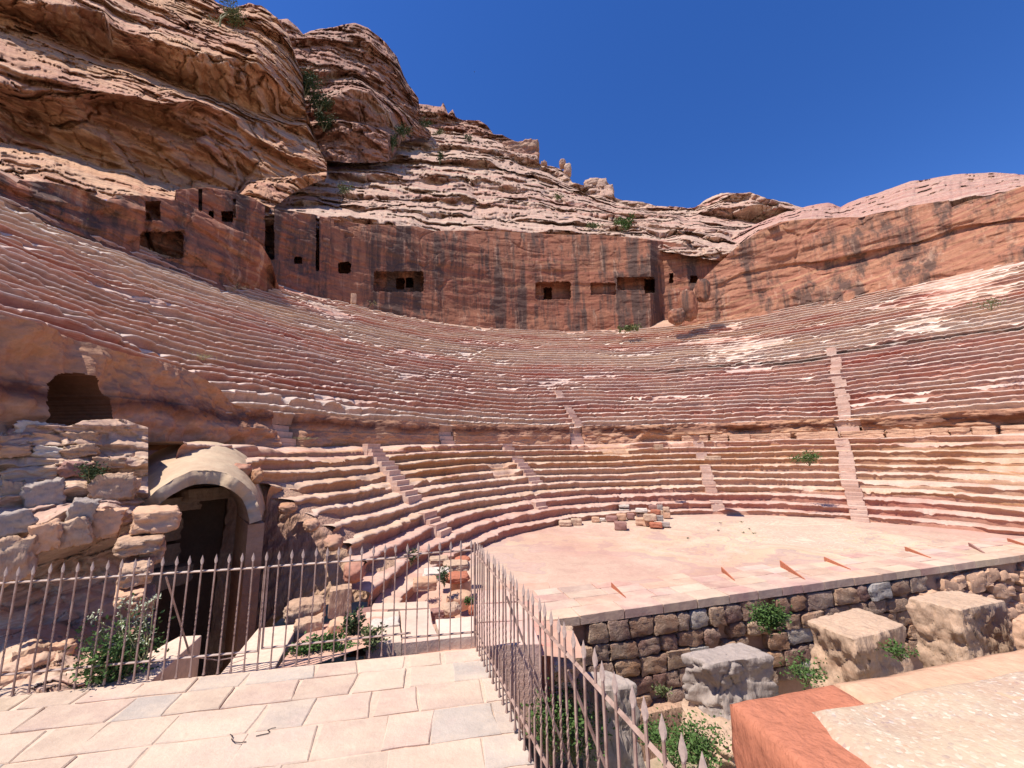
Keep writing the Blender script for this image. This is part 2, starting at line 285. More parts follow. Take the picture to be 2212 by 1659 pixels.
# ------------------------------------------------------------------ contour sheets: rock surfaces described by contour lines
def Pd0(P,g):
    q=P.copy(); q[...,2]+=g*P[...,0]; return q
def sheet(lines,x0,x1,dx=1.8,dy=1.8,amp=1.,dipg=0,wor=0,blk=1.,seed=1,jag=2.,masks=(),cap=6.,fs=(9.,2.4,.8),fa=(.9,.5,.22),flat=0.,edge=None):
    xs=np.arange(x0,x1+dx,dx); ys=[];ds=[]
    for L in lines:
        lx=[p[0] for p in L]; last=None; dd=[]
        for p in L:
            if len(p)>2: last=p[2]
            dd.append(last)
        ly=np.interp(xs,lx,[p[1] for p in L]); dv=np.interp(xs,lx,dd)
        dv=np.where(dv<0,dR(xs,ly,np.abs(dv)),dv) if (np.array(dd)<0).all() else np.interp(xs,lx,[float(dR(p[0],p[1],-q)) if q<0 else q for p,q in zip(L,dd)])
        nz=fbm(np.stack([xs/55.,xs*0+len(ys)*3.7,xs*0+seed],-1),1,4,seed)
        ly=ly+nz*jag*(1 if len(ys)==0 else 1.6)
        ys.append(ly);ds.append(dv)
    for k in range(1,len(ys)): ys[k]=np.maximum(ys[k],ys[k-1]+.05)
    Y=[];D=[]
    for k in range(len(ys)-1):
        n=max(2,int(np.mean(np.abs(ys[k+1]-ys[k]))/dy)); n=max(n,int(np.max(ys[k+1]-ys[k])/dy/1.8))
        for j in range(n if k<len(ys)-2 else n+1):
            t=j/n; Y.append(ys[k]*(1-t)+ys[k+1]*t); D.append(ds[k]*(1-t)+ds[k+1]*t)
    Y=np.array(Y).T; D=np.array(D).T; X=np.repeat(xs[:,None],Y.shape[1],1)
    P=ond(X,Y,D)
    q=P.copy(); q[...,2]*=2.2
    disp=fa[0]*fbm(q,1/fs[0],4,seed)+fa[1]*fbm(P*np.array([.55,.55,2.]),1/fs[1],4,seed+9)
    Pd=P.copy(); Pd[...,2]+=dipg*P[...,0]
    r=fbm(Pd*np.array([.18,.18,1.6]),1/fs[2]*.8,4,seed+5); disp=disp+fa[2]*np.sign(r)*np.abs(r)**.6
    # joints: narrow vertical/diagonal cracks
    for cq,(ca_,cb_,cc_) in enumerate(((.9,.35,.3),(.5,-.5,-.55))):
        jc=(P[...,0]*ca_+P[...,1]*cb_+P[...,2]*cc_)/(fs[0]*(.9+.5*cq))+.55*fbm(P,1/(fs[0]*.9),3,seed+21+cq)
        jd=np.abs(jc-np.round(jc))*fs[0]; on=np.clip(vn(P/(fs[0]*.7)+cq*9.,seed+50)*2.2,0,1)
        disp=disp+fa[1]*1.3*np.exp(-(jd/(.05*fs[0]*.35+.05))**2)*on
    bq=fbm(Pd0(P,dipg)*np.array([.4,.4,1.3]),1/fs[1]*.9,4,seed+31)*3.2; bf=bq-np.floor(bq); sf=np.floor(bq)+np.clip((bf-.72)/.28,0,1); disp=disp+fa[1]*.55*sf*blk
    disp=disp+fa[2]*.5*fbm(P,1/(fs[2]*.55),3,seed+61)
    if wor:
        Pw=Pd0(P,dipg)+.35*fs[1]*np.stack([fbm(P,1/fs[1],3,seed+71),fbm(P,1/fs[1],3,seed+72),fbm(P,1/fs[1],3,seed+73)],-1)
        for ws,wa in ((fs[1]*1.5,fa[1]*.9),(fs[1]*.6,fa[1]*.42)):
            v_,e_=worley(Pw*np.array([.8,.8,1.35])/ws,seed+80+int(ws*3)); disp=disp+wor*wa*(v_+.45*np.exp(-(e_/.06)**2))
    damp=np.ones_like(D); M_=np.zeros(D.shape,int)
    for mi,mk in enumerate(masks):
        a,b_,c_,d_,dep=mk[:5]; rr=mk[5] if len(mk)>5 else 3.
        ddx=np.maximum(np.maximum(a+rr-X,X-(c_-rr)),0); ddy=np.maximum(np.maximum(b_+rr-Y,Y-(d_-rr)),0)
        jn=1.1*fbm(np.stack([X/7,Y/7,X*0+mi],-1),1,3,seed+mi); ins=(np.hypot(ddx,ddy)+jn*(rr>1)<=rr)&(X>=a-2)&(X<=c_+2)&(Y>=b_-2)&(Y<=d_+2)
        disp=np.where(ins,disp+dep,disp); M_[ins]=mi+1
    D2=D+disp*amp if not masks else D+np.where(M_>0,(disp-0)*1.0,disp*amp)
    if flat: pass
    P=ond(X,Y,D2)
    # cap behind the top edge
    caps=[]
    for cd,cz in ((cap,-.04*cap),(cap*.35,.0),(cap*.1,.0)):
        t=P[:,0]; h=np.hypot(t[:,0],t[:,1]); f=(h+cd)/h
        c=t.copy(); c[:,0]*=f; c[:,1]*=f; c[:,2]=EYE+(t[:,2]-EYE)*1.0+cz-.1*cd; caps.append(c)
    P=np.concatenate([np.stack(caps,1),P],1); M_=np.concatenate([np.zeros((len(xs),3),int),M_],1)
    return P,M_
def put(name,P,mat,parent=None,M_=None,sub=None,submat=None,smooth=True):
    F=gridF(P.shape[0],P.shape[1])[:, ::-1]
    V=P.reshape(-1,3)
    if M_ is None or sub is None: return part(name,V,F,mat,parent,smooth=smooth)
    m=M_.reshape(-1); fm=m[F].max(1)
    def pick(sel,nm,mt,par,lab=None):
        f=F[sel]; u,inv=np.unique(f,return_inverse=True); o=part(nm,V[u],inv.reshape(-1,4),mt,par,smooth=False if nm!=name else smooth)
        if lab: o['label']=lab
        return o
    main=pick(fm==0,name,mat,parent)
    for k in range(1,m.max()+1):
        if (fm==k).any() and sub.get(k): pick(fm==k,sub[k][0],submat,parent,sub[k][1])
    return main
def struct(name,P,mat,kind='structure',smooth=True):
    o=put(name,P,mat,smooth=smooth); o['kind']=kind; return o
# ================================================================== MOUNTAINS (setting)
# bare mass on the upper left
L=[ [(-160,-420,80),(0,-300,78),(300,-90,72),(420,-25,68),(470,8,66),(500,17,65),(535,11,64),(565,15,63),(598,36,62),(622,72,62),(640,125,62),(654,165,62),(660,235,60),(684,300,57),(704,345,56)],
    [(-160,-60,57),(0,-10,55),(70,6,54),(150,12,54),(226,30,54),(244,64,52),(360,104,51),(450,116,52),(555,137,53),(600,180,55),(660,237,58),(704,346,56)],
    [(-160,-10,60),(0,31,60),(160,94,59),(295,139,58),(385,187,57.5),(479,213,57),(552,240,57),(610,240,59),(660,255,59),(704,348,57)],
    [(-160,90,53),(0,120,51),(150,150,50),(300,180,49.5),(385,205,50),(479,225,53),(552,246,56),(662,262,58),(704,350,56)],
    [(-160,170,46),(0,185,45.5),(100,200,45.5),(210,203,45.5),(295,210,45),(378,223,46),(420,214,47),(480,236,49),(540,262,51),(600,268,54),(662,275,55),(704,352,54)],
    [(-160,200,50),(0,212,50),(100,224,50),(210,222,50),(300,228,50),(380,240,50),(430,236,51),(500,270,51),(560,300,51.5),(662,310,54),(704,354,54)],
    [(-160,250,49),(0,262,49),(60,250,50.5),(150,280,49),(300,310,48.5),(450,320,47.5),(540,330,50),(662,345,52),(704,360,53)],
    [(-160,280,50),(0,302,50),(94,318,49.5),(243,362,49),(382,405,48.5),(510,418,48),(530,396,50),(662,374,51),(704,378,51)],
    [(-160,300,42),(0,330,42),(94,338,41.5),(243,380,41),(382,415,41),(520,424,42),(540,410,43),(662,382,46),(704,382,48)],
    [(-160,380,35),(0,395,35),(240,430,35),(385,440,36),(520,452,37),(590,446,40),(640,412,45),(704,386,48)]]
P,_=sheet(L,-158,704,1.7,1.8,amp=1.,seed=3,jag=5,cap=14,dipg=.3,wor=1.,blk=.6,fs=(9,3.2,1.3),fa=(1.2,.95,.12)); struct('cliff',P,M['massif'])
L=[ [(598,40,84),(622,40),(640,58),(655,76),(668,70),(690,63),(720,60),(742,54),(765,51),(795,60),(822,80),(835,92),(858,122),(872,160),(882,180),(896,199),(905,212),(906,242),(914,268),(930,282,84)],
    [(598,95,79),(700,84,78),(800,90,78),(850,140,79),(880,195,80),(930,283,83)],
    [(598,104,80),(700,92,79.5),(800,100,79.5),(850,150,80),(880,200,81),(930,284,83)],
    [(598,150,76),(690,160,74),(760,150,75),(830,190,77),(880,230,80),(930,285,83)],
    [(598,158,78),(690,170,76),(760,164,77),(830,200,78),(880,240,80),(930,285.5,83)],
    [(598,230,74),(680,232,70),(720,205,67),(760,192,66.5),(800,198,67),(830,240,69),(880,258,79),(930,286,83)],
    [(598,255,74),(690,262,70),(740,255,68.5),(790,265,68.5),(830,272,70),(880,272,79),(930,287,83)],
    [(598,268,72),(690,268,67),(740,264,65.5),(790,270,65.5),(838,290,67),(880,284,78),(930,288,83)],
    [(598,345,70),(700,345,67),(780,352,65.5),(838,350,66),(850,338,70),(866,305,76),(930,296,82)]]
P,_=sheet(L,598,930,1.5,1.5,seed=31,jag=4,cap=10,wor=1.2,blk=.6,fs=(9,2.8,1.),fa=(1.0,.8,.14)); struct('cliff',P,M['tower'])
L=[ [(905,222,100),(925,224),(940,226),(953,228),(957,219),(962,231),(968,247),(978,238),(985,254),(1000,260),(1035,261),(1052,272),(1066,291),(1085,292),(1100,300),(1120,309,100)],
    [(905,260,98),(985,268,98),(1040,285,98),(1120,312,99)],[(905,300,97),(985,305,97),(1040,310,97),(1120,325,97)]]
P,_=sheet(L,905,1120,1.4,1.5,seed=37,jag=3,cap=8,wor=1.2,fs=(7,2,.9),fa=(1.3,.8,.2)); struct('cliff',P,M['tower'])
# slope behind the carved wall
L=[ [(540,262,96),(900,268,96),(960,285,95),(1040,302,93),(1100,309,91),(1156,308,89),(1161,312,89),(1165,350,88),(1200,360,87),(1215,366,86),(1230,378,85),(1236,391,85),(1262,394,84),(1275,387,84),(1290,385,84),(1304,389,84),(1316,402,84),(1324,415,84),(1328,431,85),(1345,437,86),(1420,440),(1500,447,86),(1530,432,84),(1560,420,83),(1620,415,83),(1650,428,84),(1700,444,85),(1770,456,86)],
    [(540,300,84),(850,300,83),(1000,318,83),(1100,326,83),(1166,352,84),(1240,394,82),(1330,434,83),(1500,450,82),(1560,425,80),(1620,420,80),(1700,447,82),(1770,459,83)],
    [(540,315,85),(850,312,84),(1000,330,84),(1100,338,84),(1166,360,84),(1240,402,82),(1330,438,82),(1500,454,82),(1560,430,81),(1620,426,81),(1700,450,82),(1770,461,83)],
    [(540,345,74),(850,345,73),(1000,350,73),(1100,362,74),(1166,382,74),(1240,410,75),(1330,446,76),(1500,462,76),(1560,445,76),(1620,445,77),(1700,455,79),(1770,466,80)],
    [(540,354,76),(850,353,75),(1000,360,75),(1100,372,75.5),(1166,390,75.5),(1240,416,76),(1330,450,77),(1500,466,77),(1560,475,80),(1620,478,81),(1700,460,80),(1770,469,80)],
    [(540,378,66),(700,375,65),(850,380,65),(1000,388,66),(1166,410,67),(1330,456,69),(1500,476,68),(1560,486,68),(1620,484,70),(1770,478,74)],
    [(540,392,66.6),(700,388,65.6),(850,390,65.6),(1000,396,66.5),(1166,420,67.5),(1330,462,69.3),(1500,482,68.5),(1770,488,73)],
    [(540,412,58),(700,412,57),(850,425,57),(1000,430,58),(1166,440,60),(1330,474,60),(1500,494,59),(1600,505,60),(1770,505,64)],
    [(540,424,58.6),(700,421,57.6),(850,432,57.6),(1000,437,58.6),(1166,447,60.4),(1330,481,60.4),(1500,500,59.5),(1600,512,60.4),(1770,512,64)],
    [(540,436,50),(700,440,50),(850,455,50),(1000,465,51),(1200,474,51),(1400,498,50),(1500,508,50),(1600,522,51),(1770,530,52)],
    [(540,444,50.7),(700,448,50.7),(850,462,50.7),(1000,472,51.5),(1200,480,51.5),(1400,503,50.5),(1500,513,50.5),(1600,528,52),(1770,538,53)],
    [(540,452,-33.2),(690,468),(800,483),(900,487),(1000,497),(1200,503),(1400,514),(1500,526),(1600,540),(1770,560,-33.2)]]
L[-1]=[(x[0],x[1],float(dR(x[0],x[1],33.2))) for x in L[-1]]
L.append([(x[0],x[1]+30,x[2]) for x in L[-1]]); L[-2]=[(x[0],x[1]-3,x[2]+1.2) for x in L[-2]]
P,_=sheet(L,540,1770,1.7,1.4,seed=41,jag=6,cap=10,dipg=.12,wor=1.2,blk=.25,fs=(7,2.6,.9),fa=(1.6,.8,.05)); struct('hillside',P,M['slope'])
# pink dome on the right
top=[(1455,700),(1476,662),(1500,620),(1530,592),(1562,562),(1600,528),(1640,500),(1690,480),(1740,474),(1800,472),(1850,470),(1900,461),(1960,447),(2000,440),(2050,431),(2056,447),(2100,432),(2150,418),(2212,402),(2330,384)]
L=[ [(1560,535,56),(1600,500,58),(1640,480,62),(1690,459,66),(1735,447,68),(1790,439,69),(1800,440,69),(1816,447,69),(1832,437,70),(1850,430,70),(1950,397,71),(2060,378,71),(2150,373,71),(2212,377,70),(2330,384,70)],
    [(1560,545,52),(1640,488,55),(1735,460,59),(1816,456,60),(1850,444,61),(1950,415,62),(2060,395,62),(2212,388,62),(2330,392,60)],
    [(1560,560,47),(1640,498,47),(1740,473,48),(1850,469,49),(1960,446,49),(2050,430,48),(2212,400,46),(2330,394,45)]]
L[2]=[(x,np.interp(x,[p[0] for p in top],[p[1] for p in top])+2,float(dR(x,450,32.5))) for x in (1560,1640,1700,1740,1850,1960,2050,2150,2212,2330)]
P,_=sheet(L,1560,2330,1.8,1.3,seed=47,jag=3,cap=12,dipg=-.2,wor=.8,blk=.5,fs=(7,2,.7),fa=(1.0,.7,.16)); struct('hill',P,M['dome'])
# ================================================================== CARVED WALLS (things)
def wallthing(name,label,cat,loc): return T(name,label,cat,loc)
W=wallthing('rock_cut_wall','long streaked red-brown rock-cut wall with dark rectangular chambers above the top seats','carved wall',ond(1150,700,dR(1150,700,31.)))
masks=[(807.6,586.5,915,630,1.6,6),(856.5,601,873.6,625,3.0,3),(876.5,601,892.7,621,3.0,3),(1156.5,609,1233,647,1.5,6),(1175,622,1192,646,2.6,1.5),(1276,611,1330,637,.9,3),(1333.6,598.6,1413.5,627,1.7,4),(1392.7,604,1414.2,633,3.2,2),
 (731,566,758,591,2.6,7),(1445.7,590,1454.4,611,1.8,1.5),(1491,596,1506,611,1.8,2),
 (722,477,790,489,.4,.5),(732,489,776,501,.4,.5),(744,501,764,513,.4,.5),(1443,534,1482,541,.4,.5),(1450,541,1474,548,.4,.5),(1500,530,1532,537,.4,.5),(1506,537,1526,546,.4,.5)]
L=[ [(690,466,-32.3),(760,480),(800,486),(900,490),(940,497),(990,500),(1040,497),(1130,504),(1200,506),(1300,508),(1405,518,-32.3),(1432,521,-33.6),(1480,528),(1590,545,-33.6)],
    [(690,520,-31.9),(785,520),(800,520),(1405,553,-31.9),(1432,556,-33.4),(1590,575,-33.4)],
    [(690,590,-31.6),(1130,575),(1405,598,-31.6),(1432,600,-33.2),(1590,610,-33.2)],
    [(690,652,-31.),(800,672),(1000,710),(1200,718),(1405,722,-31.),(1432,722,-32.8),(1480,718),(1590,706,-32.8)]]
P,m_=sheet(L,690,1590,1.25,1.25,amp=.35,seed=51,jag=2,cap=1.6,masks=masks,fs=(6,1.6,.6),fa=(.5,.22,.07),wor=.5,blk=.35)
# vertical grooves and pilasters
nm={1:('chamber_recess','long chamber recess with two dark doorways'),2:('doorway','left doorway at the back of the long recess'),3:('doorway','right doorway at the back of the long recess'),4:('chamber_recess','rounded rectangular recess'),5:('doorway','narrow dark doorway'),6:('chamber_recess','shallow empty recess'),7:('chamber_recess','wide recess under a broken lip'),8:('doorway','dark square doorway at the right of the recess'),9:('cave_opening','dark irregular hole'),10:('window','narrow slit window'),11:('window','small square window')}
for k in range(12,19): nm[k]=('crowstep','stepped crenellation cut in relief')
put('wall_face',P,M['wall'],W,m_,nm,M['wall'])
W=wallthing('quarried_wall','orange streaked quarried rock wall rising above the right end of the seats','carved wall',ond(1900,620,dR(1900,620,31.)))
top2=[(x,y,-float(np.interp(x,[1455,1600,1850],[30.6,31.2,32.4]))) for x,y in top]
L=[ top2,
    [(1455,704,-30.3),(1500,640),(1600,590,-30.8),(1700,572,-31.4),(1800,560),(1900,540),(2000,515),(2070,490),(2212,468),(2330,450,-31.6)],
    [(1455,706,-30.4),(1500,644),(1600,593,-31.0),(1700,575,-31.7),(1800,563),(1900,544),(2000,519),(2070,494),(2212,472),(2330,454,-31.9)],
    [(1455,722,-29.9),(1500,712),(1600,704),(1700,686),(1800,664),(1900,642),(2000,618),(2100,598),(2212,575),(2330,560,-30.6)]]
P,m_=sheet(L,1455,2330,1.6,1.4,amp=.4,seed=57,jag=2.5,cap=2.2,fs=(6,1.6,.7),fa=(.8,.3,.10),wor=.4,blk=.5); put('wall_face',P,M['rwall'],W)
# tomb fronts at the left of the long wall
W=wallthing('tomb_front','cluster of square-cut tomb fronts split by deep dark vertical clefts, left of the long wall','tomb',ond(600,600,dR(600,600,31.)))
masks=[(450,455,461,475,1.6,4),(479,456,503,479,2.2,3),(573,446,592,560,3.2,2),(683,458,697,585,3.2,2),(429,408,437,455,.7,1),(503,430,510,470,.5,1),(636,555,652,569,1.5,3)]
L=[ [(380,410,-32.2),(450,406),(500,412),(545,428),(568,442),(592,450),(640,455),(680,462),(712,474,-32.2)],
    [(380,455,-31.8),(560,505),(600,520),(712,520,-31.8)],
    [(380,480,-31.6),(440,500),(520,530),(600,592),(712,590,-31.6)],
    [(380,500,-31.2),(440,520),(520,570),(600,650),(712,662,-31.2)]]
P,m_=sheet(L,380,712,1.3,1.3,amp=.4,seed=61,jag=2,cap=2,masks=masks,fs=(5,1.5,.6),fa=(.5,.35,.10),wor=.6,blk=.5)
put('wall_face',P,M['wall'],W,m_,{1:('doorway','small arched doorway'),2:('doorway','square dark doorway'),3:('cleft','deep dark vertical cleft left of the striped block'),4:('cleft','deep dark vertical cleft right of the striped block'),5:('pilaster_groove',None),6:('pilaster_groove',None),7:('cave_opening','low dark hole')},M['wall'])
W=wallthing('rock_spur','long red rock spur with a square window, above the left seats','rock face',ond(300,570,dR(300,570,26.5)))
masks=[(315,435,346,476,1.3,2),(303,501,396,558,1.4,9),(222,388,248,401,1.5,2)]
L=[ [(-140,330,-27.2),(0,372),(36,392),(42,386),(60,389),(100,394),(150,402),(230,432),(250,421),(300,420),(345,425),(390,434),(420,447),(440,458),(470,478),(500,492),(540,510),(565,530),(585,562),(596,600),(604,622,-29.6)],
    [(-140,345,-26.9),(0,395),(40,415),(100,430),(200,455),(250,445),(400,470),(480,520),(560,575),(604,626,-29.2)],
    [(-140,350,-27.1),(0,400),(40,420),(100,435),(200,462),(250,455),(400,480),(480,530),(560,582),(604,629,-29.3)],
    [(-140,390,-26.3),(0,430),(40,450),(100,475),(200,525),(300,578),(380,612),(480,632),(604,645,-28.8)]]
P,m_=sheet(L,-140,604,1.4,1.4,amp=.5,seed=67,jag=3,cap=3,masks=masks,fs=(6,1.8,.7),fa=(.7,.4,.12),wor=.6,blk=.5)
put('wall_face',P,M['wall'],W,m_,{1:('window','square dark window'),2:('chamber_recess','wide shallow chamber'),3:('cave_opening','low dark hole')},M['wall'])
# ================================================================== SEATS
R0,RUN,H1,HH=9.77,.423,.195,.307
ZL=[-1+H1+HH*i for i in range(11)]; RL=[R0+RUN*i for i in range(11)]
PROF=[(.09,-1.6),(.08,-.8),(.065,-.5),(.02,-.27),(-.03,-.15),(-.005,-.04),(.05,.0),(.16,.0),(.30,.005),(.44,.005)]
def lf_(a,rough): return np.clip((a-math.radians(110))/math.radians(45),0,1)*(rough>.4)
def seat_row(parent,r,zb,zt,run,a0,a1,i,rough,erode,mat,step,tag_='seat_row',lab=None,dr0=0,dz0=0):
    n=int(abs(a1-a0)/180*math.pi*r/step)+2
    a=np.radians(np.linspace(a0,a1,n)); h=zt-zb
    k=np.array(PROF); rr=k[:,0].copy(); rr[6:]=k[6:,0]*run/.423; rr[-1]=run+.08
    A=a[:,None]; base=np.stack([CX+r*np.cos(A[:,0]),CY+r*np.sin(A[:,0]),np.full(n,zt)],-1)
    # erosion of the front edge
    e1=fbm(base*np.array([1,1,3.]),.30,4,100+i//2); e2=fbm(base,2.2,4,200+i); e3=fbm(base,.16,3,300)
    er=np.clip((e1+.5*e2-.42)*1.2,0,1)*rough*1.6+np.clip(erode(a,r)+.35*e1+.2*e2,0,1)
    er=np.clip(er,0,1.0)
    zz=zt+np.where(k[None,:,1]<0,k[None,:,1]*h,0*k[None,:,1])
    R=r+rr[None,:]+0*A
    # eroded: edge drops and recedes
    wgt=np.array([0,0,.25,.6,.9,1,.9,.55,.2,0])
    R=R+wgt[None,:]*er[:,None]*run*.55; zz=zz-wgt[None,:]*er[:,None]*h*.72
    e4=fbm(base,7.,3,350+i); R=R+(e2*.045*(.4+rough)+e4*.022+e1*.09*(.3+rough)+lf_(a,rough)*e2*.06)[:,None]*np.array([1,1,1,1,1,1,.8,.4,.15,0])[None,:]
    lf=np.clip((a-math.radians(110))/math.radians(45),0,1)*(rough>.4); e5=fbm(base*np.array([1,1,.3]),.22,3,900+i//2)
    zz=zz+((e3*.14+e1*.05)*(.4+rough)+e4*.010+lf*(e5*.11+e1*.05))[:,None]*np.array([.2,.5,.7,.9,1,1,1,1,1,1.])[None,:]
    wq=base+.12*np.stack([e1,e2,e4],-1); wv,we=worley(np.stack([wq[:,0]*.75,wq[:,1]*.75,wq[:,2]*1.6],-1),i%7+1); wv2,we2=worley(wq*2.1,i%5+11)
    kk=(.25+rough)*np.array([.7,.8,1,1,1,1,.9,.6,.3,0])[None,:]
    R=R+(wv*.075+wv2*.03)[:,None]*kk; zz=zz+((wv*.035+wv2*.016-.045*np.exp(-(we/.05)**2))*(.3+rough))[:,None]*np.array([.3,.6,.8,1,1,1,1,1,.8,.5])[None,:]
    miss=np.clip((np.abs(wv)-.93+.2*er)*6,0,1)*np.clip(rough*2.,0,.8)
    zz=zz-(miss*h*.55)[:,None]*np.array([0,0,.2,.6,1,1,1,.8,.4,0])[None,:]; R=R+dr0; zz=zz+dz0
    V=np.stack([CX+R*np.cos(A),CY+R*np.sin(A),zz],-1)
    d=fbm(V,3.5,3,400+i%5)*(.014+.022*rough); d2=fbm(V*np.array([1,1,3]),1.1,3,500)*(.015+.035*rough)
    V[...,0]+=(d+d2)*np.cos(A); V[...,1]+=(d+d2)*np.sin(A); V[...,2]+=d*.6
    wr=np.array([0,0,0,.1,.75,1,1,1,.9,.8])[None,:]*np.clip(1.05-.5*er[:,None]+.6*e2[:,None],.3,1)+np.clip(er[:,None]-.5,0,.25)*np.array([0,0,.2,.4,.5,0,0,0,0,0])[None,:]  # mask for the painted sun: full on noses and treads, none on risers
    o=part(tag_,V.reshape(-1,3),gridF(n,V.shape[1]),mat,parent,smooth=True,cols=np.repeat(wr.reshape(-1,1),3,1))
    me=o.data
    if lab: o['label']=lab
    return o
ends=[188,184.6,180,178.6,178.2,178.2,178.8,179.4,180,181,183.2]
S=T('lower_seating','lower bank of eleven curved rock-cut rows around the orchestra floor','seating',(CX,CY,-1.))
lowE=lambda a,r: np.clip(fbm(np.stack([CX+r*np.cos(a),CY+r*np.sin(a),a*0],-1),.35,3,77)-.30,0,1)*np.where((a>math.radians(95))&(a<math.radians(150))&(r>12),2.2,.7)
for i in range(11):
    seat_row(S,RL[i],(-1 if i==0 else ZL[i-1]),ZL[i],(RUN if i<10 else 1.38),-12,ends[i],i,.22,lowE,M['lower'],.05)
def flight(parent,rows,az,width,lab=None,zoff=0,mat=None,drift=0.):
    mb=MB()
    for (r,zb,zt,run) in rows:
        for s in (0.0,) :
            if RS.rand()<.13: continue
            a=math.radians(az+RS.uniform(-.25,.25)+drift*(r-rows[0][0])); ca,sa=math.cos(a),math.sin(a)
            for q,(ra,za) in enumerate(((r-run*.50,(zb+zt)/2),(r-.02,zt+.012))):
                if q==1: ra=r-.05
                rb=ra+run*.55; w=width/2*(1+RS.uniform(-.08,.08)); z1=za+RS.uniform(-.015,.015)
                t=np.array([-sa,ca]); u=np.array([ca,sa]); c0=np.array([CX,CY])
                pts=[c0+u*ra-t*w,c0+u*rb-t*w,c0+u*rb+t*w,c0+u*ra+t*w]
                mb.hexa([(p[0],p[1],zb-.1) for p in pts],[(p[0]+RS.uniform(-.02,.02),p[1]+RS.uniform(-.02,.02),z1) for p in pts])
    o=mb.out('stairway',M['stair'],parent)
    if lab: o['label']=lab
rowsL=[(RL[i],(-1 if i==0 else ZL[i-1]),ZL[i],RUN) for i in range(11)]
flight(S,rowsL[2:],158.5,.62,'leftmost flight, cut diagonally through the rows',drift=-1.0)
flight(S,rowsL[5:],124.5,.6); flight(S,rowsL[:4],128,.6); flight(S,rowsL,81.,.5,drift=-.6); flight(S,rowsL,52,.54,'best preserved flight')
# podium wall between the two banks
S2=T('podium_wall','smooth dark-stained rock wall standing between the lower and upper seats','retaining wall',(CX,CY+15.5,2.26))
RW=15.4; n=1500; a=np.radians(np.concatenate([np.linspace(-8,163,900),np.linspace(163.1,206,600)])); nz=90
zz=np.linspace(2.1,3.34,nz); A,Z=np.meshgrid(a,zz,indexing='ij')
stair=[(164.6,.9),(134.7,.9),(104.2,.9),(50.5,1.0)]
base=np.stack([CX+RW*np.cos(A),CY+RW*np.sin(A),Z],-1)
left_=np.clip((A-math.radians(150))/math.radians(15),0,1); dd=.14*fbm(base,.5,4,601)+left_*(.22*fbm(base*np.array([1,1,2.]),.8,5,607)+.10*fbm(base,2.6,4,608))+.07*fbm(base*np.array([1,1,2.5]),1.6,4,602)
right=np.clip((math.radians(108)-A)/math.radians(20),0,1)
dd=dd+right*(.28*fbm(base*np.array([.5,.5,2.4]),.9,4,603)+.12*fbm(base,2.5,3,604))
for s,w in stair:
    dd=dd+np.where(np.abs(A-math.radians(s))*RW<w/2,.75,0)
dd=dd-.06*(Z<2.75)*(A>math.radians(108))
top=np.clip((Z-3.2)/.14,0,1); dd=dd+top*.05
ZZ=Z+(.05*fbm(base,.7,3,605))*((Z-2.1)/1.24)
# left end: the face grows taller toward the frame's edge
rise=np.clip((A-math.radians(171))/math.radians(6),0,1); ZZ=ZZ+rise*((Z-2.1)/1.24)*.75
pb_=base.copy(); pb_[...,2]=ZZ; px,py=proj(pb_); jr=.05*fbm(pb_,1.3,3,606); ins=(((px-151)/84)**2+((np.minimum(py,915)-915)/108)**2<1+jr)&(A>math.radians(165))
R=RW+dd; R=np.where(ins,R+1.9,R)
V=np.stack([CX+R*np.cos(A),CY+R*np.sin(A),ZZ],-1)
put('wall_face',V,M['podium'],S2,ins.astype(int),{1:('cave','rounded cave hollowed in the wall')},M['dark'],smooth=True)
# stairs through the podium
mb=MB()
for s,w in stair:
    c,s_=math.cos(math.radians(s)),math.sin(math.radians(s)); u=np.array([c,s_]);t=np.array([-s_,c]); c0=np.array([CX,CY])
    for q in range(5):
        ra=RW-.02+q*.16; z1=2.26+.21*(q+1); p=[c0+u*ra-t*w*.44,c0+u*(RW+1.2)-t*w*.44,c0+u*(RW+1.2)+t*w*.44,c0+u*ra+t*w*.44]
        mb.hexa([(x[0],x[1],2.0) for x in p],[(x[0],x[1],z1+RS.uniform(-.02,.02)) for x in p])
mb.out('stairway',M['stair'],S2)
# squared blocks repairing the wall foot on the right
mb=None; ang=16.; RB=[]
while ang<82:
    w=RS.uniform(.45,1.1); 
    for lv in range(2):
        c,s_=math.cos(math.radians(ang)),math.sin(math.radians(ang)); h=RS.uniform(.13,.2)
        RB.append(((CX+(RW-.05-RS.uniform(0,.1))*c,CY+(RW-.05)*s_,2.26+.08+lv*.19),(w*.98,.5,h+.05),math.radians(ang+90)))
    ang+=math.degrees(w/RW)
# upper bank
S3=T('upper_seating','steep upper bank of worn rock-cut rows climbing from the podium wall to the cliffs','seating',(CX,CY+17,3.3))
NU=36; RUNU=.415; HU=.307
def upE(a,r):
    p=np.stack([CX+r*np.cos(a),CY+r*np.sin(a),a*0+r*.2],-1)
    e=fbm(p*np.array([1,1,1]),.16,4,88)*1.15
    left=np.clip((a-math.radians(118))/math.radians(40),0,1)
    hi=np.clip((r-24)/5,0,1)
    return e*.95-.62+left*.12+hi*.6*(.3+.7*np.clip(fbm(p,.25,3,91)+.5,0,1))
for j in range(NU):
    r=RW+.25+RUNU*j; zb=3.3+HU*(j-1) if j else 3.05; zt=3.3+HU*j
    lo=175.5 if j<4 else 188 if j<16 else 182
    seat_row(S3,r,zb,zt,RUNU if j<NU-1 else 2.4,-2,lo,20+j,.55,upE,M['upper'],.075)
na=900; rr_=np.linspace(RW+.3,RW+.25+RUNU*NU+2.,60); A,Rr=np.meshgrid(np.radians(np.linspace(-4,192,na)),rr_,indexing='ij')
